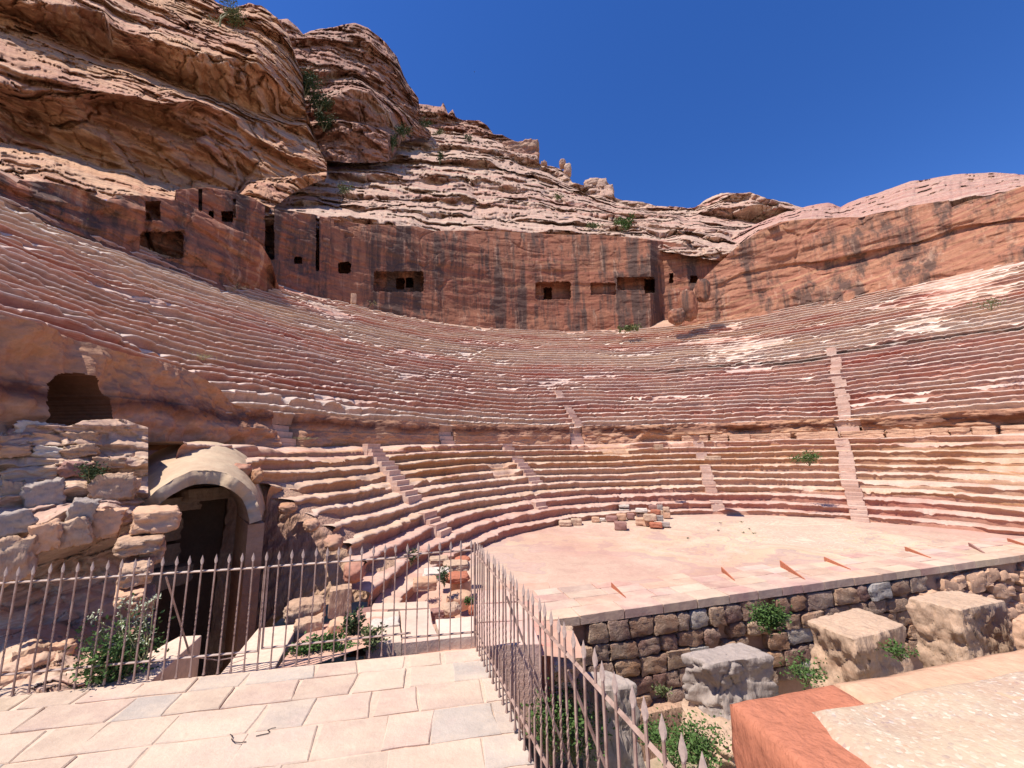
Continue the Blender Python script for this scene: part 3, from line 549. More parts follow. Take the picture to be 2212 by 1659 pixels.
Zc=3.3-.46+(Rr-RW-.25)*HU/RUNU; Pc=np.stack([CX+Rr*np.cos(A),CY+Rr*np.sin(A),Zc],-1); Pc[...,2]+=.05*fbm(Pc,.6,3,9)-3.*((A>math.radians(174))&(Rr<17.6))
put('bedrock_core',Pc,M['upper'],S3)
rowsU=[(RW+.25+RUNU*j,3.3+HU*(j-1),3.3+HU*j,RUNU) for j in range(1,NU)]
flight(S3,rowsU[:17],50.5,.5,'flight of pale narrow steps',mat=M['upper']); flight(S3,rowsU[:9],103.,.5,mat=M['upper'])
# ================================================================== FOREGROUND SETTING
def poly(pts,z,name,mat,kind='structure',th=.0,jit=0): 
    mb=MB(); n=len(pts)
    mb.add([(p[0],p[1],z) for p in pts]+[(p[0],p[1],z-th) for p in pts],[tuple(range(n))]+([tuple(range(n,2*n))[::-1]]+[(i,i+n,(i+1)%n+n,(i+1)%n) for i in range(n)] if th else []))
    o=mb.out(name,mat); 
    if kind: o['kind']=kind
    return o
# ground: one sheet to the horizon
g=np.array([-600,-300,-120,-60,-30,-15,-8,-4,0,2,4,6,8,10,14,18,26,40,80,160,400,700.]); X,Y=np.meshgrid(g,g,indexing='ij'); Z=-3.3+.12*fbm(np.stack([X,Y,X*0],-1),.2,3,5)
V=np.stack([X,Y,Z],-1); o=part('ground',V.reshape(-1,3),gridF(len(g),len(g)),M['pitsoil'],smooth=True); o['kind']='structure'
# orchestra floor : strip coordinates along the stage edge
EA=np.array([.60,7.47]); EB=np.array([13.65,10.97]); ED=(EB-EA)/np.linalg.norm(EB-EA); EN=np.array([-ED[1],ED[0]])
def st(s,t,z): 
    p=EA+ED*s+EN*t; return (p[0],p[1],z)
ns,nt_=220,110
s=np.linspace(-1.2,24,ns); t=np.linspace(.02,12.5,nt_); Sg,Tg=np.meshgrid(s,t,indexing='ij')
Pg=EA[None,None]+Sg[...,None]*ED+Tg[...,None]*EN
Zg=-1.0+.035*fbm(np.concatenate([Pg,Pg[...,:1]*0],-1),.5,4,9)*np.clip((Tg-1.3)/1.,0,1)-.02*np.clip((Tg-1.3)/.3,0,1)
o=part('orchestra_floor',np.concatenate([Pg,Zg[...,None]],-1).reshape(-1,3),gridF(ns,nt_),M['floor'],smooth=True); o['kind']='structure'
# apron under the drums, left of the orchestra: falls from the fence to the orchestra
nx,ny=90,90; xs=np.linspace(-2.3,.75,nx); ys=np.linspace(4.62,12.5,ny); X,Y=np.meshgrid(xs,ys,indexing='ij')
z=np.interp(Y,[4.6,5.6,6.3,7.6,12.5],[-.2,-.42,-.75,-1.02,-1.06])+.05*fbm(np.stack([X,Y,X*0],-1),1.1,4,12)
z=np.where((X>.2)&(Y<7.4),z-.0,z)
o=part('soil',np.stack([X,Y,z],-1).reshape(-1,3),gridF(nx,ny),M['soil'],smooth=True); o['kind']='structure'
# ------------------------------------------------------------------ pavement of slabs
fl0=np.array([-6.2,3.36]); fl1=np.array([-.41,4.36])
fdir=(fl1-fl0)/np.linalg.norm(fl1-fl0); fn=np.array([-fdir[1],fdir[0]])
def clipx(t):  # right limit of the paving as a function of distance in front of the left fence line
    return None
V=[];F=[];C=[];n=0
tints=[(.60,.42,.33),(.62,.45,.34),(.58,.40,.32),(.63,.47,.36),(.56,.38,.31),(.48,.42,.37),(.46,.41,.37),(.62,.46,.37),(.60,.43,.33),(.60,.44,.31),(.55,.45,.38),(.64,.48,.38),(.60,.40,.32)]
tm_=np.array([.585,.435,.325]); tints=[tuple((np.array(t)*.62+tm_*.38)*.86) for t in tints]
rp0=np.array([-.36,4.36]); rp1=np.array([.80,.2]); rd=(rp1-rp0)/np.linalg.norm(rp1-rp0); rn=np.array([-rd[1],rd[0]]) # rn points right? checked below
if rn[0]<0: rn=-rn
def clip_half(pg,p,nrm):
    out=[]
    for i in range(len(pg)):
        a,b=pg[i],pg[(i+1)%len(pg)]; da=np.dot(a-p,nrm); db=np.dot(b-p,nrm)
        if da<=0: out.append(a)
        if (da<0)!=(db<0) and abs(da-db)>1e-9: out.append(a+(b-a)*da/(da-db))
    return out
def slab(pg,z,h,tint,gap=.009,bev=.010):
    global n
    pg=clip_half(pg,rp0+rn*.055,rn)
    if len(pg)<3: return
    pg=np.array(pg); c=pg.mean(0)
    if abs(sum(pg[i][0]*pg[(i+1)%len(pg)][1]-pg[(i+1)%len(pg)][0]*pg[i][1] for i in range(len(pg))))/2<.01: return
    # subdivide the outline and roughen it
    o=[]
    for i in range(len(pg)):
        a,b=pg[i],pg[(i+1)%len(pg)]; k=max(1,int(np.linalg.norm(b-a)/.07))
        for q in range(k): o.append(a+(b-a)*q/k)
    o=np.array(o); rad=c-o; rad/=np.linalg.norm(rad,axis=1)[:,None]+1e-9
    j=fbm(np.concatenate([o*6,np.full((len(o),1),len(V)*1.3)],1),1,2,3)
    o=o+rad*(gap+np.clip(j,-.3,1)*.008)[:,None]
    i2=o+rad*bev
    m=len(o); tl=RS.uniform(-.004,.004,2)
    def zf(q): return z+(q-c)@tl*4
    V.extend([(p[0],p[1],z-h) for p in o]+[(p[0],p[1],zf(p)-bev*.7) for p in o]+[(p[0],p[1],zf(p)) for p in i2])
    for i in range(m):
        k=(i+1)%m; F.append((n+i,n+k,n+m+k,n+m+i)); F.append((n+m+i,n+m+k,n+2*m+k,n+2*m+i))
    F.append(tuple(range(n+2*m,n+3*m))); C.extend([tint]*(3*m)); n+=3*m
tpos=-.03; row=0
while tpos>-6.2:
    w=RS.uniform(.27,.42) if row else .22
    spos=-1.5+RS.uniform(0,.3)
    while spos<9:
        l=RS.uniform(.32,.68)
        sk=RS.uniform(-.03,.03,4)
        q=[fl0+fdir*(spos+sk[0])+fn*tpos,fl0+fdir*(spos+l+sk[1])+fn*(tpos+sk[3]*.3),fl0+fdir*(spos+l+sk[2]+.02)+fn*(tpos-w),fl0+fdir*(spos+sk[3]+.02)+fn*(tpos-w)]
        tt=tints[RS.randint(len(tints))]; f=RS.uniform(.9,1.08)
        if w>.36 and l>.6 and RS.rand()<.25:
            m1=(q[0]+q[3])/2;m2=(q[1]+q[2])/2
            slab([q[0],q[1],m2,m1],0,.06,[v*f for v in tt]); tt=tints[RS.randint(len(tints))]; slab([m1,m2,q[2],q[3]],0,.06,[v*f for v in tt])
        else: slab(q,RS.uniform(-.004,.004),.06,[v*f for v in tt])
        spos+=l
    tpos-=w; row+=1
o=part('pavement',V,F,M['paver'],cols=C); o['kind']='structure'
# mortar bed below the slabs with a broken stone edge toward the pit
bed=[fl0+fn*.0-fdir*1.5,fl1+fdir*.03,rp1+rn*.03,rp1+rd*4+rn*.03,np.array([-8,-4.5])]
poly([tuple(b) for b in bed],-.012,'pavement_bed',rock('joint_mortar',[(0,(.55,.38,.28)),(1,(.62,.46,.35))],freq=1,bump=.3,bdist=.01,fine=30,lay=1),'structure',th=.5)
# landing slabs behind the fence corner
V=[];F=[];C=[];n=0
def lslab(vs,z,h,tint): 
    global rn
    save=rn; rn=rn*0+np.array([0,0.]); 
    slabn([np.array(onz(x,y,z)[:2]) for x,y in vs],z,h,tint); rn=save
def slabn(pg,z,h,tint):
    global n,clip_half
    f=clip_half; clip_half=lambda a,b,c:a; slab(pg,z,h,tint); clip_half=f
for vs,z,t_ in [([(790,1396),(868,1388),(862,1318),(860,1318),(790,1320)],-.05,(.62,.44,.34)),([(868,1388),(950,1380),(935,1345),(930,1315),(863,1318)],-.05,(.62,.42,.33)),
  ([(950,1380),(1030,1372),(1027,1330),(940,1338)],-.055,(.66,.50,.40)),([(1030,1395),(1168,1392),(1150,1338),(1028,1345)],-.10,(.58,.36,.30)),
  ([(1028,1344),(1150,1337),(1128,1300),(1028,1305)],-.22,(.60,.38,.31)),([(800,1317),(930,1313),(925,1298),(805,1303)],-.16,(.62,.43,.33)),([(1168,1392),(1196,1402),(1160,1300),(1118,1296)],-.30,(.52,.24,.19)),
  ([(1030,1303),(1125,1297),(1110,1272),(1030,1275)],-.45,(.60,.37,.30))]:
    lslab(vs,z,.9,t_)
L1=T('landing_slabs','pink stone landing slabs just behind the fence corner','paving slab',onz(1000,1380,-.5)); part('slab',V,F,M['paver'],L1,cols=C)
# ------------------------------------------------------------------ stones
def blockV(c,sz,rot=0,n_=7,bl=.55,seed=0,amp=.08,tilt=(0,0),freq=2.):
    u=np.linspace(-1,1,n_+1); G=[];F=[];k=0
    for ax in range(3):
        for sg in (-1,1):
            A,B=np.meshgrid(u,u,indexing='ij'); P=np.zeros(A.shape+(3,)); P[...,ax]=sg; P[...,(ax+1)%3]=A; P[...,(ax+2)%3]=B*sg
            G.append(P.reshape(-1,3)); F.append(gridF(n_+1,n_+1)+k); k+=(n_+1)**2
    P=np.concatenate(G); F=np.concatenate(F)
    S_=P/np.linalg.norm(P,axis=1)[:,None]
    e=2+42*(1-bl)**3; Q=P/((np.abs(P)**e).sum(1)**(1/e))[:,None]
    P=Q
    P=P*(1+amp*(fbm(P+seed*7.1,freq,3,seed)+.6*fbm(P+seed,freq*2.6,3,seed+3)))[:,None]
    P=P*np.array(sz)/2.
    cx_,sx_=math.cos(tilt[0]),math.sin(tilt[0]); P=P@np.array([[1,0,0],[0,cx_,sx_],[0,-sx_,cx_]])
    cy_,sy_=math.cos(tilt[1]),math.sin(tilt[1]); P=P@np.array([[cy_,0,-sy_],[0,1,0],[sy_,0,cy_]])
    cz_,sz_=math.cos(rot),math.sin(rot); P=P@np.array([[cz_,sz_,0],[-sz_,cz_,0],[0,0,1]])
    return P+np.array(c),F
def stone(name,label,cat,box,dist,mat,depth=None,rot=0,bl=.5,amp=.1,group=None,parent=None,n_=9,tilt=(0,0),seed=None):
    """box in photo units (x0,y0,x1,y1) at horizontal distance dist"""
    x0,y0,x1,y1=box; a=ond(x0,(y0+y1)/2,dist);b=ond(x1,(y0+y1)/2,dist); w=np.linalg.norm((b-a)[:2])
    c=ond((x0+x1)/2,(y0+y1)/2,dist); t=ond((x0+x1)/2,y0,dist); bt=ond((x0+x1)/2,y1,dist)
    vh=(t-bt)[2]; dep=depth if depth else w*.8
    h=max(.06,vh-abs(EYE-c[2])/max(dist,1)*dep*.75) if c[2]<EYE else vh
    d=c-np.array([0,0,EYE]); d[2]=0; d/=np.linalg.norm(d); 
    cc=np.array([c[0]+d[0]*dep*.35,c[1]+d[1]*dep*.35,bt[2]+h/2])
    sd=seed if seed is not None else int(abs(x0*13+y0*7))%997
    P,F=blockV(cc,(w,dep,h),math.atan2(d[1],d[0])-math.pi/2+rot,n_,bl,sd,amp,tilt)
    o=part(name,P,F,mat,parent,loc=(cc[0],cc[1],cc[2]-h/2),smooth=True)
    if parent is None: tag(o,label,cat,group)
    elif label: o['label']=label
    return o
# ------------------------------------------------------------------ stage: coping, masonry wall, notches
SW=T('stage_wall','rubble masonry front wall of the stage with a dressed coping, beside the weedy pit','wall',(EA[0],EA[1],-3.3))
V=[];F=[];C=[];n=0
sv=-.15
notch=[(1323,1272,1352,1293),(1562,1237,1588,1256),(1690,1228,1740,1254),(1785,1214,1838,1232),(1960,1191,2012,1207),(2098,1182,2128,1196),(2182,1172,2240,1186)]
NT=[]
for x0,y0,x1,y1 in notch:
    a=onz(x0,y0,-1)[:2]; bq=onz(x0+ (6 if x1-x0<40 else 10),y1,-1)[:2]; c=onz(x1,y1,-1)[:2]; NT.append((a,bq,c))
k=0; cs=-.2
cpt=[tuple(v*.86 for v in t) for t in [(.60,.43,.31),(.58,.38,.29),(.64,.48,.36),(.56,.35,.28),(.60,.40,.30),(.54,.33,.27),(.62,.44,.33)]]
def cut_notch(pg):
    return pg
for r_,(t0,t1) in enumerate([(-.06,.34),(.34,.72),(.72,1.08),(1.08,1.4)]):
    ss=-.15+r_*.1
    while ss<23:
        l=RS.uniform(.45,.95); 
        q=[EA+ED*ss+EN*t0,EA+ED*(ss+l)+EN*t0,EA+ED*(ss+l)+EN*t1,EA+ED*ss+EN*t1]
        mid=sum(q)/4
        if r_==3 and RS.rand()<.45: ss+=l; continue
        slabn(q,-.985+RS.uniform(-.003,.003),.16 if r_==0 else .05,[v*RS.uniform(.92,1.05) for v in cpt[RS.randint(len(cpt))]]); ss+=l
co=part('coping',V,F,M['paver'],SW,cols=C)
# triangular notches let into the paving: wedge-shaped sockets standing a little proud on the far side
for i,(a,bq,c) in enumerate(NT):
    mb=MB(); z=-.972
    # a raised triangular stone riser: its near face is the visible dark triangle
    u=(c-a); up=.0
    th=EN*.05
    h=.09 if i!=2 else .15
    A0=(a[0],a[1]);C0=(c[0],c[1])
    mb.add([(A0[0],A0[1],z-.02),(C0[0],C0[1],z-.02),(A0[0]+th[0],A0[1]+th[1],z-.02),(C0[0]+th[0],C0[1]+th[1],z-.02),(A0[0],A0[1],z+h),(C0[0],C0[1],z+.006),(A0[0]+th[0],A0[1]+th[1],z+h),(C0[0]+th[0],C0[1]+th[1],z+.006)],[(0,1,5,4),(2,6,7,3),(4,5,7,6),(0,4,6,2),(1,3,7,5)])
    mb.out('socket_side',M['redb'] if i!=5 else M['darkb'],SW)
# mortar core
core=MB()
def strip(s0,s1,t0,t1,z0,z1,mb): mb.hexa([st(s0,t0,z0),st(s1,t0,z0),st(s1,t1,z0),st(s0,t1,z0)],[st(s0,t0,z1),st(s1,t0,z1),st(s1,t1,z1),st(s0,t1,z1)])
ns,nz=260,60; s=np.linspace(-.15,23,ns); z=np.linspace(-3.4,-1.03,nz); Sg,Zg=np.meshgrid(s,z,indexing='ij')
tt=.10+.05*fbm(np.stack([Sg,Zg,Sg*0],-1),2.,4,71); P=EA+Sg[...,None]*ED+tt[...,None]*EN
part('mortar_core',np.concatenate([P,Zg[...,None]],-1).reshape(-1,3),gridF(ns,nz),M['mortar'],SW,smooth=True)
strip(-.15,-.1,.12,1.6,-3.4,-1.04,core); core.out('end_face',M['tooled'],SW)
stc=[(.30,.165,.11),(.36,.20,.13),(.27,.15,.12),(.40,.25,.17),(.34,.22,.17),(.38,.21,.13),(.44,.24,.14),(.26,.14,.11),(.42,.37,.34)]
zt=-1.16; cnt=0
for cz in range(6):
    hh=RS.uniform(.27,.36); ss=-.1
    while ss<(9.5 if cz<5 else 7) and cnt<99:
        l=RS.uniform(.25,.62)*(1 if ss<5 else 1.35); zc=zt-hh/2+RS.uniform(-.02,.02)
        if RS.rand()<.93:
            P,F=blockV(st(ss+l/2,.08+RS.uniform(-.03,.03),zc),(l*.97,.30,hh*.96),math.atan2(ED[1],ED[0]),6,RS.uniform(.35,.62),cnt+5,.13,(RS.uniform(-.05,.05),RS.uniform(-.05,.05)))
            t_=stc[RS.randint(len(stc))]; part('wall_stone',P,F,M['stone'],SW,smooth=True,cols=np.tile(t_,(len(P),1))); cnt+=1
        ss+=l
    zt-=hh+.01
P,F=blockV(st(2.0,.02,-3.05),(1.3,.5,.8),math.atan2(ED[1],ED[0]),12,.12,7,.03); part('base_block',P,F,M['tooled'],SW,smooth=True)
# rubble patch far along the wall (stuff as one part)
for q,(c_,s_,r_) in enumerate(RB):
    P,F=blockV(c_,s_,r_,6,.3,q+300,.10); part('repair_block',P,F,M['orangeb'],S2,smooth=True)
Vs=[];Fs=[];k=0
for q in range(150):
    ss=RS.uniform(9.3,20); z_=RS.uniform(-2.9,-1.25); sz=RS.uniform(.25,.6)
    P,F=blockV(st(ss,.06,z_),(sz,.3,sz*.55),math.atan2(ED[1],ED[0]),4,.5,q,.15,(RS.uniform(-.3,.3),RS.uniform(-.2,.2))); Vs.append(P);Fs.append(F+k);k+=len(P)
o=part('rubble_fill',np.concatenate(Vs),np.concatenate(Fs),M['orangeb'],SW,smooth=True); o['kind']='stuff'
# ------------------------------------------------------------------ pier blocks in the pit
def pier(name,label,topv,ztop,hgt,mat,n_=34,bl=.12,amp=.03,seed=1,base=None,dents=.10):
    q=[onz(x,y,ztop) for x,y in topv]; q=np.array(q); c=q.mean(0)
    # bilinear box with noise
    P,F=blockV((0,0,0),(2,2,2),0,n_,bl,seed,0)
    u=(P[:,0]+1)/2; v=(P[:,1]+1)/2; w=(P[:,2]+1)/2
    B=(q[0]*(1-u)[:,None]*(1-v)[:,None]+q[1]*u[:,None]*(1-v)[:,None]+q[2]*u[:,None]*v[:,None]+q[3]*(1-u)[:,None]*v[:,None])
    B[:,2]=ztop-(1-w)*hgt
    d=B-c; d[:,2]*=.2; d/=np.linalg.norm(d,axis=1)[:,None]+1e-6
    f=fbm(B*np.array([1,1,1.]),2.4,4,seed); f2=fbm(B,7,4,seed+4); wv,we=worley(B*np.array([3.,3.,4.]),seed); f2=f2+.5*wv-1.2*np.exp(-(we/.06)**2)
    side=1-np.clip((w-.93)/.07,0,1)*.8
    B+=d*((f*dents+f2*.035)*side)[:,None]; B[:,2]+=f2*.012
    return part(name,B,F,mat,None,loc=(c[0],c[1],ztop-hgt),smooth=True)
# corners: front, right, back, left (view)
o=pier('pier_block','',[(1537,1433),(1668,1414),(1600,1384),(1470,1410)],-.9,.78,M['greyb'],bl=.22,seed=5,dents=.12); tag(o,'weathered grey square block perched on a split brown rock in the pit','stone block','pier blocks in the pit')
o=pier('pier_block','',[(1842,1379),(1960,1348),(1854,1310),(1738,1338)],-.9,1.9,M['tanb'],bl=.1,seed=8,dents=.09); tag(o,'flat-topped tan square block with pitted dark side, beside the green shrub in the pit','stone block','pier blocks in the pit')
o=pier('pier_block','',[(2075,1317),(2174,1296),(2056,1273),(1959,1289)],-.9,1.7,M['tanb'],bl=.08,seed=12,dents=.08); tag(o,'clean flat-topped square block farthest along the row, touching the stage wall side','stone block','pier blocks in the pit')
o=pier('pier_block','',[(2260,1345),(2330,1330),(2250,1315),(2178,1330)],-.95,1.5,M['orangeb'],bl=.4,seed=15,dents=.06); tag(o,'rounded orange block cut off by the right edge, behind the parapet','stone block','pier blocks in the pit')
o=pier('pier_block','',[(1300,1482),(1384,1478),(1310,1440),(1246,1452)],-.95,2.4,M['greyb'],bl=.3,seed=19,dents=.07); tag(o,'tall grey chiselled block standing directly behind the slanting fence','stone block','pier blocks in the pit')
o=stone('split_rock','split orange and brown rock carrying the grey block','rock',(1474,1520,1585,1645),6.0,M['tanb'],depth=.8,bl=.4,amp=.2,n_=16)
o=stone('split_rock','small dark rock wedged under the grey block','rock',(1560,1530,1600,1610),6.3,M['darkb'],depth=.5,amp=.16)
for bx,ds,mt,lb in [((1178,1350,1240,1392),7.0,'tanb','brown boulder jammed below the landing, behind the slanting fence'),((1130,1405,1205,1450),6.4,'whiteb','pink boulder in the dark gap under the landing'),((1150,1480,1215,1530),5.6,'greyb','flat-topped boulder among weeds behind the slanting fence'),((1190,1420,1250,1475),6.6,'orangeb','orange boulder left of the tall grey block')]:
    stone('boulder',lb,'boulder',bx,ds,M[mt],bl=.6,amp=.14)
# ------------------------------------------------------------------ parapet block close to the camera
zP=.8
f0=onz(1575,1508,zP); r0=onz(2212,1390,zP); b0=onz(1740,1659,zP)
ux=(r0-f0)[:2]; ux/=np.linalg.norm(ux); uy=(b0-f0)[:2]; uy/=np.linalg.norm(uy)
PT=T('parapet','broad red-ended stone parapet with a rough pebbly top, nearest the camera','parapet',(f0[0],f0[1],-.2))
def pslab(name,s0,s1,t0,t1,z0,z1,mat,nx,ny,seed,mix=False,rag=0):
    Sx,Ty=np.meshgrid(np.linspace(0,1,nx),np.linspace(0,1,ny),indexing='ij')
    jag=rag*fbm(np.stack([Ty*5,Ty*0,Ty*0+seed],-1),1,4,seed)
    s=s0+(s1-s0)*Sx+jag*(1-Sx)*0+jag; t=t0+(t1-t0)*Ty
    p=f0[:2]+s[...,None]*ux+t[...,None]*uy; z=z1+.012*fbm(np.concatenate([p,p[...,:1]*0],-1),3,4,seed)
    edge=np.minimum(np.minimum(Sx,1-Sx)*(s1-s0),np.minimum(Ty,1-Ty)*(t1-t0)); z=z-.02*np.exp(-edge/.012)
    top=np.concatenate([p,z[...,None]],-1)
    V=top.reshape(-1,3); F=[tuple(f) for f in gridF(nx,ny)]
    m=len(V); ring=[i*ny for i in range(nx)]+[(nx-1)*ny+j for j in range(1,ny)]+[i*ny+ny-1 for i in range(nx-2,-1,-1)]+[j for j in range(ny-2,0,-1)]
    kk=24; VV=[V]; prev=ring; cnt_=m
    for q in range(1,kk+1):
        zz_=z1-.02-(z1-z0)*q/kk; lay=V[ring].copy(); lay[:,2]=zz_; cc_=V.mean(0)
        dq=lay-cc_; dq[:,2]=0; dq/=np.linalg.norm(dq,axis=1)[:,None]; lay+=dq*(.014*fbm(lay,14,3,seed+2)+.008)[:,None]
        VV.append(lay); cur=list(range(cnt_,cnt_+len(ring)))
        for i in range(len(ring)): j=(i+1)%len(ring); F.append((prev[i],cur[i],cur[j],prev[j]))
        prev=cur; cnt_+=len(ring)
    return part(name,np.concatenate(VV),F,mat,PT,smooth=True)
pslab('end_block',0,.62,0,1.6,-.8,zP,M['redb'],30,60,3)
pslab('mortar_top',.30,6.5,.17,2.4,zP-.35,zP+.009,M['conc'],200,90,9,rag=.2)
pslab('body',.63,6.6,0,2.4,-.8,zP-.004,M['orangeb'],120,50,5)
# ================================================================== LEFT RUIN
# tooled end wall of the seating (lies along the theatre's diameter)
def pol_interp(pts,x): return np.interp(x,[p[0] for p in pts],[p[1] for p in pts])
TW=T('end_wall','slanting rock wall dressed with chisel marks, under the left ends of the seat rows','retaining wall',ond(680,1300,9))
xs=np.linspace(-6.1,-2.55,130); topz=pol_interp([(-6.75,2.0),(-6.1,1.62),(-5.4,1.25),(-4.9,.95),(-4.3,.62),(-3.75,.2),(-3.3,-.18),(-2.9,-.42),(-2.55,-.6)],xs)
botz=pol_interp([(-6.75,-3.),(-5.2,-1.6),(-4.9,-1.25),(-3.6,-.95),(-2.55,-.95)],xs)
v=np.linspace(0,1,70); Xg=np.repeat(xs[:,None],70,1); Zg=topz[:,None]+(botz-topz)[:,None]*v[None,:]
Yg=8.55+.05*fbm(np.stack([Xg,Xg*0,Zg],-1),.8,4,811)+.035*fbm(np.stack([Xg*1.5+Zg*1.5,Xg*0,(Zg-Xg)*4],-1),2.2,3,812)-.25*np.clip((v[None,:]-.0),0,1)
Yg=Yg+np.exp(-v[None,:]/.03)*.12
Vw=np.stack([Xg,Yg,Zg],-1); capv=Vw[:,:1].copy(); capv[...,1]+=.9; capv[...,2]+=-.04; cap2=Vw[:,:1].copy(); cap2[...,1]+=.35; cap2[...,2]+=.05
under=Vw[:,-1:].copy(); under[...,1]+=1.0; under[...,2]-=.0
put('wall_face',np.concatenate([capv,cap2,Vw,under],1),M['tooled'],TW)
# rounded worn row ends along its top
k=0
for (x0,y0,x1,y1,d) in [(490,1000,545,1045,10.4),(540,1010,570,1046,10.3),(600,1083,642,1112,10.2),(655,1116,690,1150,9.8),(700,1150,742,1192,9.3),(741,1205,790,1262,8.9)]:
    stone('row_end',None,'rock',(x0,y0,x1,y1),d-1.0,M['lower'],depth=.55,bl=.8,amp=.13,parent=TW,n_=10)
# ---- barrel vault
VA=T('vaulted_passage','broken barrel vault with smooth cream plaster back, above the dark passage','vault',(-5.9,7.6,-2.5))
acx,acz,ay=-5.25,.73,6.7
ad=np.array([-.66,.751])           # axis direction going back
ax_=np.array([ad[1],-ad[0]])        # sideways
def arc(rad,th0,th1,n_,l0,l1,m_,seed,ragf,amp=.03,fl=0):
    th=np.linspace(math.radians(th0),math.radians(th1),n_); L_=np.linspace(0,1,m_)
    TH,LL=np.meshgrid(th,L_,indexing='ij')
    rg=ragf*fbm(np.stack([TH*3,TH*0,TH*0+seed],-1),1,4,seed)
    l=l0+(l1-l0)*LL+rg*(1-LL)
    rr=rad*(1+fl*np.clip(l,0,9))
    c=np.array([acx,ay])+l[...,None]*ad+(rr*np.cos(TH))[...,None]*ax_
    P=np.concatenate([c,(acz+rr*np.sin(TH)*1.12)[...,None]],-1)
    P[...,2]+=amp*fbm(P,1.5,4,seed+3); P[...,0]+=amp*fbm(P,2.2,4,seed+5)
    return P
ext=arc(.88,4,172,80,.0,2.6,70,5,.13,fl=.22); inn=arc(.70,2,180,80,.0,4.4,70,5,.13)
put('plaster_back',ext,M['plaster'],VA); put('vault_soffit',inn,M['tanb'],VA)
ring=np.stack([ext[:,0]*(1-q)+inn[:,0]*q+np.array([ad[0],ad[1],0])*(-.02*math.sin(q*3)) for q in np.linspace(0,1,8)],1)
ring+=(.03*fbm(ring,5,3,44))[...,None]*np.array([ad[0],ad[1],0]); put('arch_face',ring,M['plaster'],VA)
# piers and interior
mb=MB()
def wallbox(x0,x1,z0,z1,l0,l1):
    p=lambda x,l:(np.array([acx,ay])+ax_*x+ad*l)
    q=[p(x0,l0),p(x1,l0),p(x1,l1),p(x0,l1)]
    mb.hexa([(a[0],a[1],z0) for a in q],[(a[0],a[1],z1) for a in q])
wallbox(.70,.95,-3.3,.74,.08,4.2); mb.out('right_pier',M['podium'],VA)
mb=MB(); wallbox(-1.0,1.0,-3.3,1.9,4.0,4.3); mb.out('back_wall',M['mortar'],VA)
mb=MB(); wallbox(-3.2,-.96,-3.3,1.95,1.0,3.2); mb.out('rubble_core',M['mound'],VA)
mb=MB(); wallbox(-.98,-.70,-3.3,.76,.12,4.2); mb.out('left_pier',M['mound'],VA)
for i,(xx,zz_,s1,s2) in enumerate([(-.4,1.05,.7,.28),(.1,1.2,.6,.25),(-.6,.55,.5,.4),(-.6,.1,.5,.4),(-.4,-.3,.7,.35)]):
    c=np.array([acx,ay])+ax_*xx+ad*1.9; P,F=blockV((c[0],c[1],zz_),(s1,.8,s2),-.43,7,.3,i+60,.07); part('blocking_stone',P,F,M['tanb'],VA,smooth=True)
for bx,ds,mt in [((287,1091,388,1150),7.0,'orangeb'),((252,1146,352,1196),6.7,'tanb'),((260,1196,332,1262),6.4,'tanb'),((250,1250,312,1302),6.2,'orangeb'),((300,1160,356,1215),6.9,'orangeb'),((285,1262,335,1330),6.5,'tanb'),((280,1325,330,1420),6.5,'darkb')]:
    stone('pier_stone',None,'',bx,ds,M[mt],depth=.8,bl=.45,amp=.12,parent=VA,n_=11)
# ---- rubble mound left
MD=T('rubble_mound','great mound of broken strata and mortar rising behind the left end of the fence','rock outcrop',ond(80,1480,5.6))
L=[ [(-140,905,9.5),(0,930,9.5),(60,916,9.4),(100,914,9.4),(144,917,9.4),(180,906,9.5),(230,902,9.6),(275,905,9.7),(347,930,9.8),(421,984,9.8),(440,1000,9.8)],
    [(-140,960,9.2),(0,968,9.15),(144,960,9.1),(275,960,9.3),(347,975,9.5),(440,1004,9.6)],
    [(-140,966,9.4),(0,974,9.35),(144,967,9.3),(275,967,9.5),(347,980,9.6),(440,1007,9.7)],
    [(-140,1020,8.8),(0,1010,8.8),(100,1000,8.8),(200,1005,8.9),(280,1000,9.0),(340,1010,9.2),(440,1020,9.3)],
    [(-140,1040,9.0),(0,1024,9.0),(100,1016,9.0),(200,1020,9.1),(280,1012,9.2),(340,1022,9.3),(440,1035,9.4)],
    [(-140,1085,8.1),(0,1075,8.1),(100,1060,8.1),(200,1058,8.2),(300,1064,8.4),(440,1090,8.6)],
    [(-140,1100,8.3),(0,1092,8.3),(100,1078,8.3),(200,1075,8.4),(300,1080,8.6),(440,1110,8.8)],
    [(-140,1150,7.2),(0,1132,7.2),(70,1136,7.1),(110,1115,7.1),(164,1101,7.2),(206,1094,7.3),(250,1098,7.5),(300,1105,8.2),(440,1130,8.9)],
    [(-140,1240,7.4),(0,1240,7.3),(70,1220,7.4),(164,1180,7.5),(230,1160,7.8),(300,1180,8.8),(440,1200,9)],
    [(-140,1290,7.9),(0,1270,7.9),(100,1240,8.1),(164,1210,8.3),(230,1200,8.6),(300,1230,9),(440,1260,9.2)],
    [(-140,1370,8.3),(0,1360,8.0),(140,1350,8.0),(250,1340,8.0),(300,1350,8.3),(440,1380,8.8)],
    [(-140,1440,7.6),(0,1420,6.9),(60,1400,6.6),(130,1420,6.5),(200,1440,6.3),(300,1450,6.1),(440,1500,6)],
    [(-140,1520,6.9),(0,1490,6.0),(130,1490,5.75),(200,1480,5.65),(300,1490,5.45),(440,1500,5)],[(-140,1640,6.7),(0,1640,5.9),(300,1640,5.4),(440,1640,5)]]
P,_=sheet(L,-140,318,2.2,2.2,amp=.5,seed=91,jag=5,cap=1.2,wor=1.1,fs=(2.2,.8,.3),fa=(.40,.26,.08))
